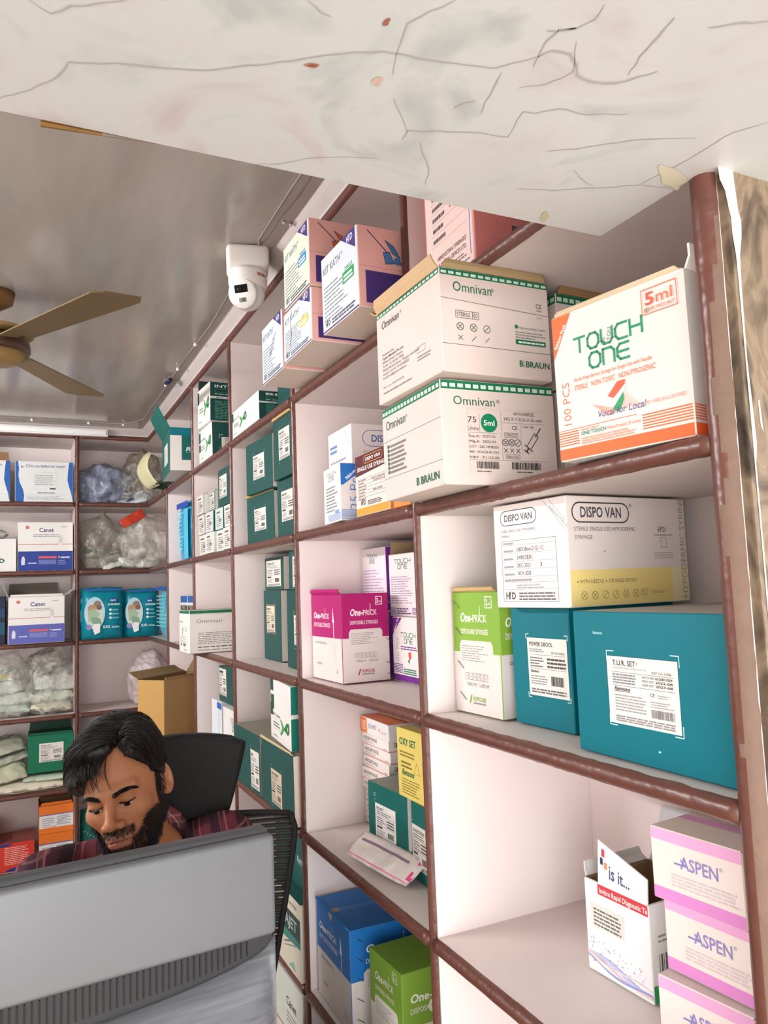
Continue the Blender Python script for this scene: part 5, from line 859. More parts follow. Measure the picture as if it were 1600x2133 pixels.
# office chair
CX,CY=.345,1.74; t=empty('office_chair','black mesh high-back office chair behind the man','chair',(CX,CY-.1,FLOORZ)); bpy.context.view_layer.update()
def mesh_mat(name,axis,scale,thr,col,rough=.7):
    m=bpy.data.materials.new(name); m.use_nodes=True; nt=m.node_tree; p=nt.nodes['Principled BSDF']; p.inputs['Base Color'].default_value=lin(col); p.inputs['Roughness'].default_value=rough
    tc=nt.nodes.new('ShaderNodeTexCoord'); wv=nt.nodes.new('ShaderNodeTexWave'); wv.bands_direction=axis; wv.inputs['Scale'].default_value=scale; wv.inputs['Distortion'].default_value=.25; wv.inputs['Detail'].default_value=1; nt.links.new(tc.outputs['Object'],wv.inputs['Vector'])
    mt=nt.nodes.new('ShaderNodeMath'); mt.operation='GREATER_THAN'; mt.inputs[1].default_value=thr; nt.links.new(wv.outputs['Fac'],mt.inputs[0]); mr=nt.nodes.new('ShaderNodeMapRange'); mr.inputs[3].default_value=.35; mr.inputs[4].default_value=1; nt.links.new(mt.outputs[0],mr.inputs[0]); nt.links.new(mr.outputs[0],p.inputs['Alpha']); 
    b=nt.nodes.new('ShaderNodeBump'); b.inputs['Strength'].default_value=.5; b.inputs['Distance'].default_value=.004; nt.links.new(wv.outputs['Fac'],b.inputs['Height']); nt.links.new(b.outputs['Normal'],p.inputs['Normal']); return m
def curved_panel(xw,zt,zb,y,curve,thick,mat,name,rz=0,off=(0,0),top_r=.05,lean=0,skew=0,taper=0):
    mb=MB(); n=20; k=16; vs=[]
    for s in (0,1):
        for i in range(n+1):
            u=-1+2*i/n
            for j in range(k+1):
                q=j/k; zz=zt+(zb-zt)*q; hw=xw*(1-.10*(q-.35)**2)-taper*q
                if q<.18: hw-=top_r*(1-math.sqrt(max(0,1-((.18-q)/.18)**2)))
                if q>.85: hw-=top_r*.8*(1-math.sqrt(max(0,1-((q-.85)/.15)**2)))
                vs.append((off[0]+u*hw+skew*(q-.5),y+curve*(u*u)*-1+lean*(1-q)+s*thick,zz+.012*u*u*(1 if q<.1 else 0)*-1))
    N=(n+1)*(k+1); f=lambda s,i,j:s*N+i*(k+1)+j
    fs=[(f(0,i,j),f(0,i+1,j),f(0,i+1,j+1),f(0,i,j+1)) for i in range(n) for j in range(k)]+[(f(1,i,j),f(1,i,j+1),f(1,i+1,j+1),f(1,i+1,j)) for i in range(n) for j in range(k)]
    for j in range(k): fs+=[(f(0,0,j),f(0,0,j+1),f(1,0,j+1),f(1,0,j)),(f(0,n,j),f(1,n,j),f(1,n,j+1),f(0,n,j+1))]
    for i in range(n): fs+=[(f(0,i,0),f(1,i,0),f(1,i+1,0),f(0,i+1,0)),(f(0,i,k),f(0,i+1,k),f(1,i+1,k),f(1,i,k))]
    mb.add(vs,fs,mat,True); o=child(mb,name,t); return o,[vs[f(0,i,j)] for i,j in [(0,jj) for jj in range(k+1)]],[vs[f(0,n,jj)] for jj in range(k+1)],[vs[f(0,ii,0)] for ii in range(n+1)],[vs[f(0,ii,k)] for ii in range(n+1)]
BK=M('#1d1c1d',.6,.15,60,.3,300)
curved_panel(.150,-.305,-.485,CY-.035,.03,.035,BK,'headrest',0,(CX-.050,0),.028,.012,-.03,.02)
_,Lp,Rp,Tp,Bp=curved_panel(.238,-.500,-1.0,CY,.045,.008,mesh_mat('slatted_mesh','Z',26,.42,'#2b2826'),'backrest',0,(CX,0),.02,.05,-.02,.10)
m=MB(); m.tube(Tp[::-1]+Lp+Bp+Rp[::-1],.0065,M('#2a2726',.75),8); child(m,'back_frame',t)
m=MB(); m.box(CX-.03,CY+.03,-1.05,CX+.03,CY+.06,-.40,M('#201f20',.45),.01); child(m,'spine',t)
m=MB(); m.box(CX-.25,CY-.52,-1.10,CX+.25,CY-.02,-1.035,BK,.025); child(m,'seat',t)
for s in (-1,1): 
    m=MB(); m.tube([(CX+s*.19,CY-.12,-1.07),(CX+s*.20,CY-.14,-1.0),(CX+s*.20,CY-.2,-.945)],.014,M('#201f20',.45),8); m.box(CX+s*.20-.03,CY-.36,-.95,CX+s*.20+.03,CY-.1,-.92,M('#201f20',.45),.01); child(m,'armrest',t)
m=MB(); m.lathe([(.028,-1.11),(.028,-1.40)],M('#77777a',.3,.05,metal=.8),20,(CX,CY-.27,0)); child(m,'gas_lift',t)
for k in range(5):
    a=R(18+72*k); m=MB(); m.tube([(CX,CY-.27,-1.40),(CX+.28*math.cos(a),CY-.27+.28*math.sin(a),-1.455)],.02,M('#201f20',.45),8,True,[1,.7]); child(m,'base_arm',t)
    m=MB(); m.lathe([(.0,-.012),(.026,-.012),(.028,0),(.026,.012),(0,.012)],M('#17171a',.5),16,(CX+.28*math.cos(a),CY-.27+.28*math.sin(a),-1.50),(math.sin(a),-math.cos(a),0)); child(m,'caster',t)
# ------------------------------------------------------------------ the man: one continuous body grown from a distance field
def smin(a,b,k): h=np.clip(.5+.5*(b-a)/k,0,1); return b*(1-h)+a*h-k*h*(1-h)
def smax(a,b,k): return -smin(-a,-b,k)
def ell(p,c,r):
    q=[(p[i]-c[i])/r[i] for i in range(3)]; k0=np.sqrt(q[0]**2+q[1]**2+q[2]**2); q2=[(p[i]-c[i])/r[i]**2 for i in range(3)]; k1=np.sqrt(q2[0]**2+q2[1]**2+q2[2]**2)+1e-9
    return k0*(k0-1)/k1
def cap(p,a,b,ra,rb):
    a=np.array(a,float); b=np.array(b,float); d=b-a; t=np.clip(((p[0]-a[0])*d[0]+(p[1]-a[1])*d[1]+(p[2]-a[2])*d[2])/(d@d),0,1)
    return np.sqrt((p[0]-a[0]-d[0]*t)**2+(p[1]-a[1]-d[1]*t)**2+(p[2]-a[2]-d[2]*t)**2)-(ra+(rb-ra)*t)
def nets(fn,axes):
    """surface nets on a grid with uneven spacing; fn(p)->distance"""
    xs,ys,zs=[np.asarray(a,np.float32) for a in axes]; D=fn([g for g in np.meshgrid(xs,ys,zs,indexing='ij',sparse=True)]).astype(np.float32)
    s=D<0; nx,ny,nz=s.shape; cs=[s[i:nx-1+i,j:ny-1+j,k:nz-1+k] for i in (0,1) for j in (0,1) for k in (0,1)]
    cnt=sum(c.astype(np.int8) for c in cs); act=(cnt>0)&(cnt<8); idx=-np.ones(act.shape,np.int64); I,J,K=np.nonzero(act); idx[I,J,K]=np.arange(len(I))
    acc=np.zeros((len(I),3)); num=np.zeros(len(I)); C=[(i,j,k) for i in (0,1) for j in (0,1) for k in (0,1)]
    for a in range(8):
        for b in range(a+1,8):
            if sum(abs(C[a][q]-C[b][q]) for q in range(3))!=1: continue
            da=D[I+C[a][0],J+C[a][1],K+C[a][2]]; db=D[I+C[b][0],J+C[b][1],K+C[b][2]]; m=(da<0)!=(db<0); t=np.where(m,da/(da-db+1e-12),0)
            pa=np.stack([xs[I+C[a][0]],ys[J+C[a][1]],zs[K+C[a][2]]],1); pb=np.stack([xs[I+C[b][0]],ys[J+C[b][1]],zs[K+C[b][2]]],1)
            acc+=np.where(m[:,None],pa+(pb-pa)*t[:,None],0); num+=m
    V=acc/num[:,None]; F=[]
    def quads(m,cells,flip):
        i,j,k=np.nonzero(m); q=np.stack([idx[i+a,j+b,k+c] for a,b,c in cells],1); f=flip[i,j,k]; q=np.where(f[:,None],q[:,::-1],q); return q[(q>=0).all(1)]
    m=s[:-1,1:-1,1:-1]!=s[1:,1:-1,1:-1]; F.append(quads(m,((0,0,0),(0,1,0),(0,1,1),(0,0,1)),~s[:-1,1:-1,1:-1]))
    m=s[1:-1,:-1,1:-1]!=s[1:-1,1:,1:-1]; F.append(quads(m,((0,0,0),(0,0,1),(1,0,1),(1,0,0)),~s[1:-1,:-1,1:-1]))
    m=s[1:-1,1:-1,:-1]!=s[1:-1,1:-1,1:]; F.append(quads(m,((0,0,0),(1,0,0),(1,1,0),(0,1,0)),~s[1:-1,1:-1,:-1]))
    return V,np.concatenate(F)
def axis(lo,hi,fl,fh,fine,coarse):
    a=list(np.arange(lo,fl,coarse)); b=list(np.arange(fl,fh,fine)); c=list(np.arange(fh,hi,coarse)); return a+b+c
HP=np.array((.182,1.53,-.353)); HS=.90
HR=np.array(Matrix.Rotation(R(-28),3,'Z')@Matrix.Rotation(R(-13.5),3,'Y')@Matrix.Rotation(R(5),3,'X'))
def to_head(p): q=[p[i]-HP[i] for i in range(3)]; return [(HR[0][i]*q[0]+HR[1][i]*q[1]+HR[2][i]*q[2])/HS for i in range(3)]
def hw(v): return Vector(HP+HR@(np.array(v)*HS))
def head_sdf(h):
    d=ell(h,(0,.014,.034),(.0745,.095,.083)); d=smin(d,ell(h,(0,-.026,-.028),(.0615,.066,.088)),.03)
    d=smin(d,ell(h,(0,-.064,-.098),(.026,.024,.021)),.03)
    for s in (1,-1):
        d=smin(d,cap(h,(s*.052,.004,-.055),(s*.022,-.058,-.098),.017,.016),.028); d=smin(d,ell(h,(s*.043,-.060,-.026),(.021,.019,.017)),.022)
        d=smax(d,-ell(h,(s*.0315,-.099,-.002),(.0205,.019,.0125)),.014)
        d=smin(d,cap(h,(s*.012,-.088,.0165),(s*.047,-.070,.0195),.0085,.006),.016)
        d=smin(d,ell(h,(s*.0315,-.0735,-.003),(.0150,.0125,.0115)),.004)
    d=smin(d,cap(h,(0,-.083,.010),(0,-.1085,-.036),.0065,.0105),.013); d=smin(d,ell(h,(0,-.1105,-.039),(.0105,.0095,.0088)),.008)
    for s in (1,-1): d=smin(d,ell(h,(s*.0150,-.0970,-.0435),(.0092,.0110,.0082)),.006); d=smax(d,-ell(h,(s*.0068,-.1035,-.0500),(.0042,.0058,.0035)),.003)
    d=smin(d,ell(h,(0,-.083,-.073),(.028,.0155,.022)),.014)
    d=smin(d,cap(h,(0,-.0985,-.0675),(.020,-.089,-.0740),.0058,.003),.006); d=smin(d,cap(h,(0,-.0985,-.0675),(-.020,-.089,-.0740),.0058,.003),.006); d=smin(d,cap(h,(-.013,-.0945,-.0795),(.013,-.0945,-.0795),.0062,.0062),.006)
    for s in (1,-1): d=smax(d,-cap(h,(0,-.1035,-.0735),(s*.024,-.0915,-.0765),.0014,.0014),.003)
    for s in (1,-1):
        e=[h[0]-s*.0765,h[1]-.019,h[2]+.006]; ca,sa=math.cos(.25),math.sin(.25); e2=[e[0]*s*.94+e[1]*-.34,e[1]*.94+e[0]*s*.34,e[2]+e[1]*.18]
        ear=ell(e2,(.002,0,0),(.0095,.0195,.033)); ear=smax(ear,-ell(e2,(.0085,-.001,.002),(.0072,.0115,.021)),.004); ear=smin(ear,ell(e2,(.001,-.005,-.024),(.0065,.0085,.010)),.008); ear=smin(ear,cap(e2,(.002,-.010,-.004),(.002,-.013,.006),.005,.004),.006); d=smin(d,ear,.006)
    return d*HS
NECK=[(.208,1.565,-.425),(.242,1.635,-.545)]
SHR,SHL=(.050,1.585,-.525),(.390,1.640,-.525); ELR,ELL=(-.075,1.43,-.745),(.345,1.44,-.75); WRR,WRL=(.015,1.185,-.775),(.255,1.175,-.775)
HIPS=(.25,1.69,-.955)
def body_core(p):
    d=cap(p,NECK[0],NECK[1],.050,.058); d=smin(d,cap(p,(.11,1.63,-.550),(.345,1.655,-.550),.055,.055),.06)
    d=smin(d,ell(p,(.225,1.635,-.66),(.165,.112,.175)),.06); d=smin(d,ell(p,(.237,1.67,-.86),(.15,.11,.16)),.08); d=smin(d,ell(p,HIPS,(.165,.125,.11)),.06)
    for sh,el,wr in ((SHR,ELR,WRR),(SHL,ELL,WRL)): d=smin(d,cap(p,sh,el,.052,.042),.04); d=smin(d,cap(p,el,wr,.041,.027),.02)
    return d
KNR,KNL=(.12,1.26,-1.0),(.385,1.265,-1.0); FTR,FTL=(.12,1.30,-1.47),(.39,1.30,-1.47)
def legs(p):
    d=None
    for kx,hp,ft in ((KNR,(.155,1.64,-.98),FTR),(KNL,(.325,1.64,-.98),FTL)):
        q=smin(cap(p,hp,kx,.082,.056),cap(p,kx,ft,.054,.038),.03); d=q if d is None else np.minimum(d,q)
    return d
def hands(p):
    d=None
    for wr,s in ((WRR,1),(WRL,-1)):
        w_=np.array(wr); q=cap(p,w_,w_+(0,-.035,-.004),.024,.021); q=smin(q,ell(p,w_+(0,-.065,-.004),(.040,.042,.0135)),.02)
        for i,(fx,L) in enumerate(((-.030,.055),(-.010,.068),(.011,.072),(.031,.064))):
            f=i if s>0 else i; a=w_+np.array((fx*(1 if s>0 else -1),-.092,-.001)); b=a+(fx*.12,-L*.5,.008); c=b+(fx*.05,-L*.45,-.016); q=smin(q,np.minimum(cap(p,a,b,.0095,.0085),cap(p,b,c,.0085,.0070)),.007)
        t0=w_+np.array((.028*(1 if s>0 else -1),-.035,-.004)); t1=t0+np.array((.030*(1 if s>0 else -1),-.028,.0)); t2=t1+np.array((.006*(1 if s>0 else -1),-.030,-.004)); q=smin(q,np.minimum(cap(p,t0,t1,.013,.010),cap(p,t1,t2,.010,.008)),.010)
        d=q if d is None else np.minimum(d,q)
    return d
def body_sdf(p):
    d=smin(body_core(p),legs(p),.04); d=smin(d,hands(p),.012)
    for ft in (FTR,FTL): d=smin(d,cap(p,(ft[0],ft[1]+.01,-1.505),(ft[0],ft[1]-.17,-1.518),.038,.030),.03)
    h=to_head(p); d=smin(d,head_sdf(h),.022); return d
SKIN=bpy.data.materials.new('skin'); SKIN.use_nodes=True; nt=SKIN.node_tree; pb=nt.nodes['Principled BSDF']; at=nt.nodes.new('ShaderNodeAttribute'); at.attribute_name='tone'; nt.links.new(at.outputs['Color'],pb.inputs['Base Color']); pb.inputs['Roughness'].default_value=.5; pb.inputs['Specular IOR Level'].default_value=.35; pb.inputs['Subsurface Weight'].default_value=.08; pb.inputs['Subsurface Radius'].default_value=(.012,.005,.003)
_t=nt.nodes.new('ShaderNodeTexCoord'); _n=nt.nodes.new('ShaderNodeTexNoise'); _n.inputs['Scale'].default_value=420; nt.links.new(_t.outputs['Object'],_n.inputs['Vector']); _b=nt.nodes.new('ShaderNodeBump'); _b.inputs['Strength'].default_value=.12; _b.inputs['Distance'].default_value=.002; nt.links.new(_n.outputs['Fac'],_b.inputs['Height']); nt.links.new(_b.outputs['Normal'],pb.inputs['Normal'])
hx=axis(-.16,.60,.06,.30,.0022,.011); hy=axis(.96,1.86,1.39,1.66,.0022,.012); hz=axis(-1.56,-.22,-.49,-.245,.0022,.012)
Vb,Fb=nets(body_sdf,(hx,hy,hz))
def mesh_obj(name,V,F,mat,parent=None,smooth=True):
    me=bpy.data.meshes.new(name); me.from_pydata(V.tolist(),[],F.tolist()); me.materials.append(mat); me.polygons.foreach_set('use_smooth',[smooth]*len(F)); me.update(); o=bpy.data.objects.new(name,me); COL.objects.link(o); o.parent=parent; return o
man=mesh_obj('person',Vb,Fb,SKIN); tag(man,'man with black hair and beard in maroon plaid shirt looking down behind the monitor','person')
H=np.stack(to_head([Vb[:,0],Vb[:,1],Vb[:,2]]),1)
def ss(a,b,x): t=np.clip((x-a)/(b-a),0,1); return t*t*(3-2*t)
def beard_mask(H):
    x,y,z=np.abs(H[:,0]),H[:,1],H[:,2]; front=ss(.03,.015,y)
    line=-.040-.030*ss(.062,.028,x)            # lower on the cheek towards the mouth
    jaw=ss(line+.006,line-.010,z)*ss(-.128,-.118,z+.02*(y>-.03))
    side=ss(.050,.060,x)*ss(.014,.004,np.abs(y+.006))*ss(.03,.01,z)
    mouth=np.exp(-(((H[:,0])/.021)**4+((z+.0745)/.0105)**4)); chinsoul=1-mouth
    stache=ss(-.049,-.053,z)*ss(.036,.030,x)*(y<-.07)
    m=np.maximum(np.maximum(jaw*ss(.020,.027,np.hypot(x,(z+.078)*1.2)),side),np.maximum(stache*ss(-.0685,-.0655,z),ss(-.083,-.089,z)*ss(.05,.04,x)))
    return np.clip(m*chinsoul*front*ss(.02,-.004,y-.02*(x>.05)),0,1)
bm_=beard_mask(H); inhead=(np.abs(H)<.16).all(1); bm_=bm_*inhead
base=np.array(lin('#a8704f')[:3]); darkskin=np.array(lin('#8a5638')[:3]); lip=np.array(lin('#84504a')[:3]); brd=np.array(lin('#2a1c17')[:3])
tone=np.tile(base,(len(Vb),1)); nz=np.array([noise.noise(Vector(v)*14) for v in H[:, :3]]) if len(H)<150000 else np.zeros(len(H)); tone*=(1+.08*nz)[:,None]
def mixin(mask,col,k): 
    global tone; tone=tone*(1-(mask*k)[:,None])+col*(mask*k)[:,None]
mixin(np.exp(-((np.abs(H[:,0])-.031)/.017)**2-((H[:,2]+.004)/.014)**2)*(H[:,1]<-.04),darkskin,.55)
mixin(np.exp(-(H[:,0]/.021)**4-((H[:,2]+.0745)/.010)**4)*(H[:,1]<-.075),lip,.75)
mixin(np.exp(-((H[:,2]+.0735)/.0014)**2-(H[:,0]/.021)**4)*(H[:,1]<-.075),brd,.7)
mixin(bm_,brd,.86)
ca=man.data.color_attributes.new('tone','FLOAT_COLOR','POINT'); ca.data.foreach_set('color',np.concatenate([tone,np.ones((len(tone),1))],1).astype(np.float32).ravel())
# hair strands, one mesh per part
HAIRM=M('#0d0a0a',.46,.3,60,0,60,0,.32)
def strands(name,paths,r,mat,parent,n=4):
    vs=[]; fs=[]
    for P in paths:
        b=len(vs); L=len(P)
        for i,p in enumerate(P):
            t=(P[min(i+1,L-1)]-P[max(i-1,0)]).normalized(); a=t.cross(Vector((.3,.2,.93))).normalized(); c=a.cross(t); rr=r*(1-.8*(i/(L-1))**2)
            for k in range(n): q=2*math.pi*k/n; vs.append(tuple(p+(a*math.cos(q)+c*math.sin(q))*rr))
        fs+=[(b+i*n+k,b+i*n+(k+1)%n,b+(i+1)*n+(k+1)%n,b+(i+1)*n+k) for i in range(L-1) for k in range(n)]
    me=bpy.data.meshes.new(name); me.from_pydata(vs,[],fs); me.materials.append(mat); me.polygons.foreach_set('use_smooth',[True]*len(fs)); me.update(); o=bpy.data.objects.new(name,me); COL.objects.link(o); o.parent=parent; return o
rn=random.Random(11)
# solid underlayer of the hair: cap over the skull, open over the forehead and round the ears
def hair_sdf(p):
    h=to_head(p); d=ell(h,(0,.020,.042),(.0885,.109,.101))
    face=[h[0],h[1],h[2]]
    lobe=ell(h,(-.058,-.042,.042),(.035,.058,.060)); d=smin(d,lobe,.02); d=smin(d,ell(h,(-.075,-.050,-.002),(.018,.034,.046)),.02)
    d=smin(d,ell(h,(-.02,-.050,.100),(.050,.045,.028)),.025); d=smin(d,ell(h,(.052,-.028,.082),(.030,.048,.034)),.02); d=smin(d,ell(h,(.070,.006,.030),(.015,.024,.046)),.012)
    d=smax(d,-cap(h,(.032,-.075,.106),(.034,.03,.146),.0045,.003),.004)
    # inverted V of bare forehead, apex at the parting
    xa,za=.028,.096
    line=np.where(h[0]<xa,za-.98*(xa-h[0]),za-1.15*(h[0]-xa)-8*(h[0]-xa)**2); wob=.002*np.sin(h[0]*230+1)
    d=smax(d,-smax((h[2]-line-wob)*.66,h[1]+.030,.006),.005)
    side=(-.004+.55*np.clip(-(h[1]-.018),0,.1)-.9*np.clip(h[1]-.03,0,.1)-.010*(h[0]<-.05)); d=smax(d,(side-h[2])*.85,.006)
    d=d+.0005*np.sin(h[0]*420+h[1]*160+6*np.sin(h[2]*50))
    return d*HS
Vh,Fh=nets(lambda p:hair_sdf(p)+.0032,(np.arange(.05,.32,.0026),np.arange(1.36,1.72,.0026),np.arange(-.50,-.20,.0026)))
hair=mesh_obj('hair',Vh,Fh,HAIRM,man)
def hair_r(d): # outer hair surface distance along direction d (head space) by marching
    lo,hi=.05,.20
    for _ in range(18):
        md=(lo+hi)/2; q=d*md; w_=HP+HR@np.array(q)
        v=float(hair_sdf([np.array([w_[0]]),np.array([w_[1]]),np.array([w_[2]])])[0])
        if v<0: lo=md
        else: hi=md
    return (lo+hi)/2
def dirv(az,el): return np.array((math.sin(az)*math.cos(el),-math.cos(az)*math.cos(el),math.sin(el)))
# radius table over directions for combing strands along the surface
TA,TE=180,80; RT=np.zeros((TA+1,TE+1)); az_=np.linspace(-math.pi,math.pi,TA+1); el_=np.linspace(-.6,math.pi/2,TE+1)
G=np.array([[dirv(a,e) for e in el_] for a in az_]).reshape(-1,3); lo=np.full(len(G),.03); hi=np.full(len(G),.2)
for _ in range(16):
    md=(lo+hi)/2; W_=HP+((G*md[:,None]+np.array((0,.018,.04)))*HS)@HR.T; v=hair_sdf([W_[:,0],W_[:,1],W_[:,2]]); lo=np.where(v<0,md,lo); hi=np.where(v<0,hi,md)
RT=((lo+hi)/2).reshape(TA+1,TE+1)
def surf(az,el):
    x=((az+math.pi)%(2*math.pi))/(2*math.pi)*TA; y=min(TE-1e-4,max(0,(el+.6)/(math.pi/2+.6)*TE)); i,j=min(TA-1,int(x)),int(y); a,b=x-i,y-j
    return float(RT[i,j]*(1-a)*(1-b)+RT[i+1,j]*a*(1-b)+RT[i,j+1]*(1-a)*b+RT[i+1,j+1]*a*b)
paths=[]
part_pts=[(.032+.002*t,-.066+.115*t,.108+.028*t-.014*t*t) for t in [i/40 for i in range(41)]]
for k in range(5200):
    t=rn.random()**1.25; p0=np.array(part_pts[int(t*40)]); s=-1 if rn.random()<.62 else 1; P=[]; L=14; cl=rn.random()
    d0=p0-np.array((0,.018,.04)); az0=math.atan2(d0[0],-d0[1]); el0=math.atan2(d0[2],math.hypot(d0[0],d0[1]))
    end_el=rn.uniform(-.35,.25) if s<0 else rn.uniform(-.25,.35)
    azt=(-.72-2.0*t+rn.uniform(-.32,.32)) if s<0 else (.78+1.95*t+rn.uniform(-.32,.32))
    if abs(azt)<1.15: end_el=rn.uniform(.12,.5) if s<0 else rn.uniform(.2,.6)
    e=np.array((math.sin(azt)*math.cos(end_el),-math.cos(azt)*math.cos(end_el),math.sin(end_el))); a0=d0/np.linalg.norm(d0)
    lift=.0022+.0045*rn.random()**1.5+(.006 if rn.random()<.05 else 0)
    lift+=.0055*max(-.35,noise.noise(Vector((t*9,s*3.1,end_el*5))))
    for i in range(L):
        q=i/(L-1); v=a0*(1-q)+e*q+np.array((0,-.25*math.sin(math.pi*q)*(1-t),.28*math.sin(math.pi*q))); v/=np.linalg.norm(v)
        az=math.atan2(v[0],-v[1]); el=math.asin(max(-1,min(1,v[2]))); rr=surf(az,el); 
        if rr<.05: break
        P.append(hw(np.array((0,.018,.04))+v*(rr-.003+lift*math.sin(math.pi*min(1,.12+q*1.0)))))
    if len(P)>4: paths.append(P)
# a few loose locks over the forehead
for k in range(46):
    x0=.006+rn.uniform(-.03,.016); P=[]; a=np.array((x0,-.068,.104)); b=np.array((x0-rn.uniform(.004,.030),-.097+rn.uniform(-.002,.006),rn.uniform(.020,.052)))
    for i in range(10): q=i/9; p=a*(1-q)+b*q+np.array((-.006*math.sin(math.pi*q),-.012*math.sin(math.pi*q),.0)); P.append(hw(p))
    paths.append(P)
HAIRL=M('#231a17',.42,.3,60,0,60,0,.4); strands('hair_strands',[p for i,p in enumerate(paths) if i%5<3],.0008,HAIRM,hair); strands('hair_highlights',[p for i,p in enumerate(paths) if i%5>=3],.0008,HAIRL,hair)
# beard, moustache and brows as short strands rooted on the skin
tree=__import__('mathutils').kdtree.KDTree(1); nrm=np.zeros((len(Vb),3)); man.data.vertices.foreach_get('co',np.zeros(len(Vb)*3,np.float32)); nb=np.zeros(len(Vb)*3,np.float32); man.data.vertices.foreach_get('normal',nb); nb=nb.reshape(-1,3)
cand=np.nonzero(bm_>.45)[0]; paths=[]; HRm=Matrix(HR.tolist())
for k in range(6000):
    i=int(rn.choice(cand)); p=Vector(Vb[i])+Vector((rn.uniform(-1,1),rn.uniform(-1,1),rn.uniform(-1,1)))*.0012; n_=Vector(nb[i]); hz_=H[i][2]
    down=(HRm@Vector((H[i][0]*2.5,-.2,-1))).normalized(); L=(.005+.007*rn.random()+(.006 if hz_<-.09 else 0)) if not (hz_>-.07 and abs(H[i][0])<.036 and H[i][1]<-.07) else .0035+.002*rn.random(); dv=(n_*.45+down*.9).normalized()
    paths.append([p-n_*.0008,p+dv*L*.5,p+(dv*.7+down*.5).normalized()*L])
strands('beard',paths,.00042,HAIRM,man,3)
for s in (1,-1):
    paths=[]
    for k in range(300):
        t=rn.random(); x=s*(.0115+.040*t); z=.0105+.0085*math.sin(t*2.1)-.003*t*t+rn.uniform(-.0048,.0048)*(1-.55*t); lo_,hi_=-.13,-.03
        for _ in range(14):
            md=(lo_+hi_)/2; v=float(head_sdf([np.array([x]),np.array([md]),np.array([z])])[0])
            if v<0: hi_=md
            else: lo_=md
        p=hw((x,hi_,z)); dv=(HRm@Vector((s*.9,-.25,.35-.7*t))).normalized(); paths.append([p,p+dv*.004,p+dv*.0085+HRm@Vector((0,.0006,-.0006))])
    strands('eyebrow',paths,.00042,HAIRM,man,3)
paths=[]
for s in (1,-1):
    for k in range(60):
        t=k/59; x=s*(.0175+.029*t); z=-.0048-.0026*math.sin(math.pi*t); lo_,hi_=-.13,-.03
        for _ in range(14):
            md=(lo_+hi_)/2; v=float(head_sdf([np.array([x]),np.array([md]),np.array([z])])[0])
            if v<0: hi_=md
            else: lo_=md
        p=hw((x,hi_-.0002,z)); dv=(HRm@Vector((s*(t-.4)*.8,-.8,-.55))).normalized(); paths.append([p,p+dv*.002,p+dv*.004])
strands('eyelashes',paths,.0004,HAIRM,man,3)
for s in (1,-1):
    mb=MB(); q=[]; n=16
    for i in range(n+1):
        t=i/n; x=s*(.0180+.0275*t)
        for dz in (0,.0082*math.sin(math.pi*t)**.8+.0002):
            z=-.0052-.0026*math.sin(math.pi*t)-dz; lo_,hi_=-.13,-.03
            for _ in range(14):
                md=(lo_+hi_)/2; v=float(head_sdf([np.array([x]),np.array([md]),np.array([z])])[0])
                if v<0: hi_=md
                else: lo_=md
            q.append(hw((x,hi_-.0006,z)))
    for i in range(n):
        t=(i+.5)/n; mb.add([q[2*i],q[2*i+1],q[2*i+3],q[2*i+2]],[(0,1,2,3)],M('#1a1210',.15,.05) if .28<t<.66 else M('#b8a79c',.2,.05),True)
    mb.build('eye',man)
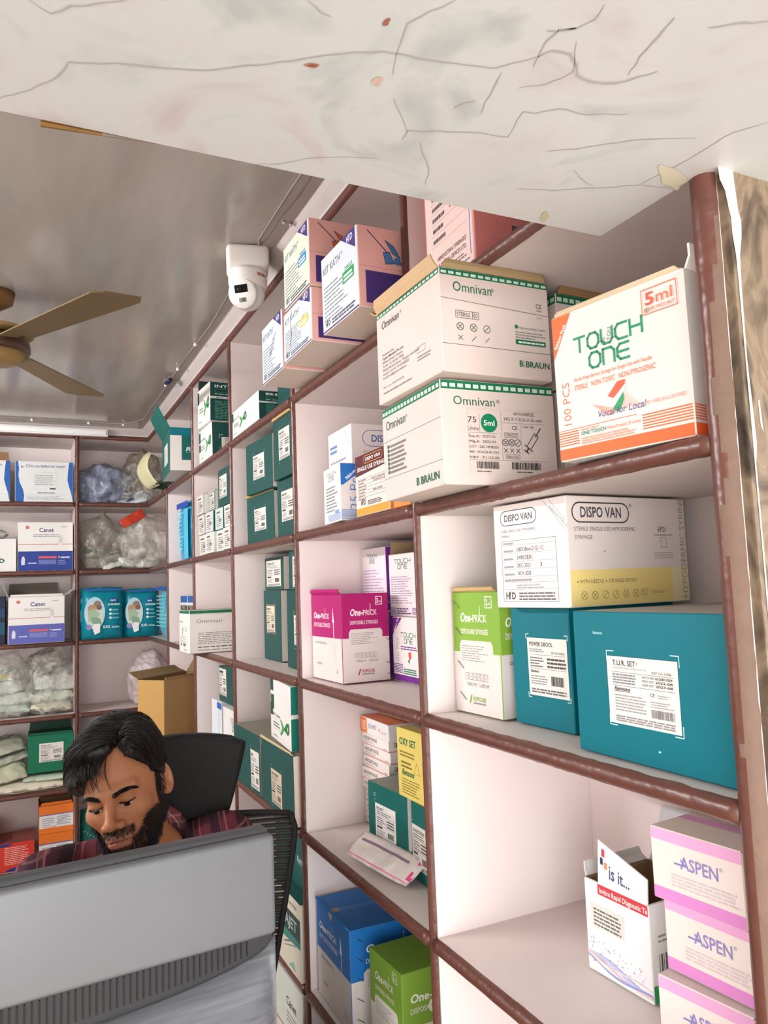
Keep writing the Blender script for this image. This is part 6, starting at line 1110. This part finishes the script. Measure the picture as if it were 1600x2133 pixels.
# shirt: loose shell round the torso and sleeves, open at the neck
def plaid():
    m=bpy.data.materials.new('maroon_plaid'); m.use_nodes=True; nt=m.node_tree; p=nt.nodes['Principled BSDF']; p.inputs['Roughness'].default_value=.85; p.inputs['Specular IOR Level'].default_value=.15
    tc=nt.nodes.new('ShaderNodeTexCoord'); mp=nt.nodes.new('ShaderNodeMapping'); mp.inputs['Rotation'].default_value=(0,R(14),R(12)); nt.links.new(tc.outputs['Object'],mp.inputs[0]); sp=nt.nodes.new('ShaderNodeSeparateXYZ'); nt.links.new(mp.outputs[0],sp.inputs[0])
    def band(o,period,off,wd):
        a=nt.nodes.new('ShaderNodeMath'); a.operation='MULTIPLY_ADD'; a.inputs[1].default_value=1/period; a.inputs[2].default_value=off; nt.links.new(o,a.inputs[0]); b=nt.nodes.new('ShaderNodeMath'); b.operation='FRACT'; nt.links.new(a.outputs[0],b.inputs[0]); c=nt.nodes.new('ShaderNodeMath'); c.operation='LESS_THAN'; c.inputs[1].default_value=wd; nt.links.new(b.outputs[0],c.inputs[0]); return c.outputs[0]
    cur=None
    def mix(f,col,k):
        nonlocal cur; mu=nt.nodes.new('ShaderNodeMath'); mu.operation='MULTIPLY'; mu.inputs[1].default_value=k; nt.links.new(f,mu.inputs[0]); x=nt.nodes.new('ShaderNodeMix'); x.data_type='RGBA'; nt.links.new(mu.outputs[0],x.inputs[0]); x.inputs[7].default_value=lin(col)
        if cur is None: x.inputs[6].default_value=lin('#64303a')
        else: nt.links.new(cur,x.inputs[6])
        cur=x.outputs[2]
    mix(band(sp.outputs['X'],.052,.1,.42),'#241d26',.75); mix(band(sp.outputs['Z'],.058,.3,.40),'#241d26',.65); mix(band(sp.outputs['X'],.052,.55,.07),'#a5636a',.55); mix(band(sp.outputs['X'],.052,.75,.05),'#8a5a52',.5); mix(band(sp.outputs['Z'],.058,.75,.07),'#a5636a',.45); mix(band(sp.outputs['Z'],.058,.93,.05),'#7a5a4a',.4)
    nt.links.new(cur,p.inputs['Base Color']); n=nt.nodes.new('ShaderNodeTexNoise'); n.inputs['Scale'].default_value=22; n.inputs['Detail'].default_value=3; nt.links.new(tc.outputs['Object'],n.inputs['Vector']); b=nt.nodes.new('ShaderNodeBump'); b.inputs['Strength'].default_value=.5; b.inputs['Distance'].default_value=.01; nt.links.new(n.outputs['Fac'],b.inputs['Height']); nt.links.new(b.outputs['Normal'],p.inputs['Normal']); return m
PLAID=plaid()
def shirt_sdf(p):
    d=smin(cap(p,(.10,1.63,-.540),(.365,1.655,-.540),.060,.060),ell(p,(.225,1.63,-.66),(.185,.128,.19)),.06); d=smin(d,ell(p,(.237,1.67,-.86),(.17,.128,.17)),.08)
    for sh,el,wr in ((SHR,ELR,WRR),(SHL,ELL,WRL)): d=smin(d,cap(p,sh,el,.066,.056),.045); d=smin(d,cap(p,el,[a+(b-a)*.85 for a,b in zip(el,wr)],.055,.040),.02)
    d=d+.004*np.sin(p[0]*38+p[2]*52)*np.sin(p[1]*45+p[2]*20)
    d=smax(d,-cap(p,(.208,1.55,-.42),(.240,1.62,-.55),.058,.062),.01); d=smax(d,-ell(p,(.185,1.515,-.565),(.030,.05,.075)),.01); return d
Vs,Fs=nets(shirt_sdf,(np.arange(-.17,.58,.006),np.arange(1.12,1.86,.006),np.arange(-1.05,-.44,.006)))
shirt=mesh_obj('shirt',Vs,Fs,PLAID,man)
# collar: folded band round the neck, open at the front
mb=MB(); n=44; c0=Vector((.232,1.612,-.500)); fr=R(-118); vs=[]
for i in range(n+1):
    a=fr+R(24)+(2*math.pi-R(48))*i/n; e=abs(2*i/n-1)**3; ux,uy=math.cos(a),math.sin(a)
    tilt=Vector((0,0,.045*uy+.012*ux)); 
    for (rr,dz) in ((.064,-.012),(.066,.020-.006*e),(.072,.028-.010*e),(.080,.018-.012*e),(.090+.012*e,-.014-.030*e)): vs.append(c0+Vector((ux*rr*1.02,uy*rr*1.0,dz))+tilt)
mb.add(vs,[(i*5+k,(i+1)*5+k,(i+1)*5+k+1,i*5+k+1) for i in range(n) for k in range(4)],PLAID,True); co=mb.build('collar',man); so_=co.modifiers.new('s','SOLIDIFY'); so_.thickness=.003; so_=co.modifiers.new('u','SUBSURF'); so_.levels=1; so_.render_levels=1
mb=MB(); npts=[c0+Vector((math.cos(a)*.066,math.sin(a)*.064,.012+.05*math.sin(a)+.012*math.cos(a)-(.05*max(0,math.cos(a-fr))**3))) for a in [2*math.pi*i/90 for i in range(90)]]
for p in npts: mb.lathe([(0,-.0022),(.0016,-.0015),(.0022,0),(.0016,.0015),(0,.0022)],M('#b9a98a',.3,.2,metal=.3),6,p)
mb.build('bead_necklace',man)
def trouser_sdf(p):
    d=smin(smin(legs(p)-.010,ell(p,HIPS,(.18,.14,.115)),.05),p[2]*0+9,.01); return smax(smax(d,p[2]+.90,.01),-(p[2]+1.47),.01)
Vt,Ft=nets(trouser_sdf,(np.arange(0,.5,.012),np.arange(1.14,1.84,.012),np.arange(-1.5,-.86,.012))); mesh_obj('trousers',Vt,Ft,M('#23252e',.85,.1,30),man)
for ft in (FTR,FTL):
    mb=MB(); mb.box(ft[0]-.046,ft[1]-.225,-1.549,ft[0]+.046,ft[1]+.055,-1.515,M('#2d2420',.6),.012); mb.box(ft[0]-.046,ft[1]-.15,-1.52,ft[0]+.046,ft[1]-.10,-1.47,M('#3a2e28',.6),.008); mb.build('sandal',man)
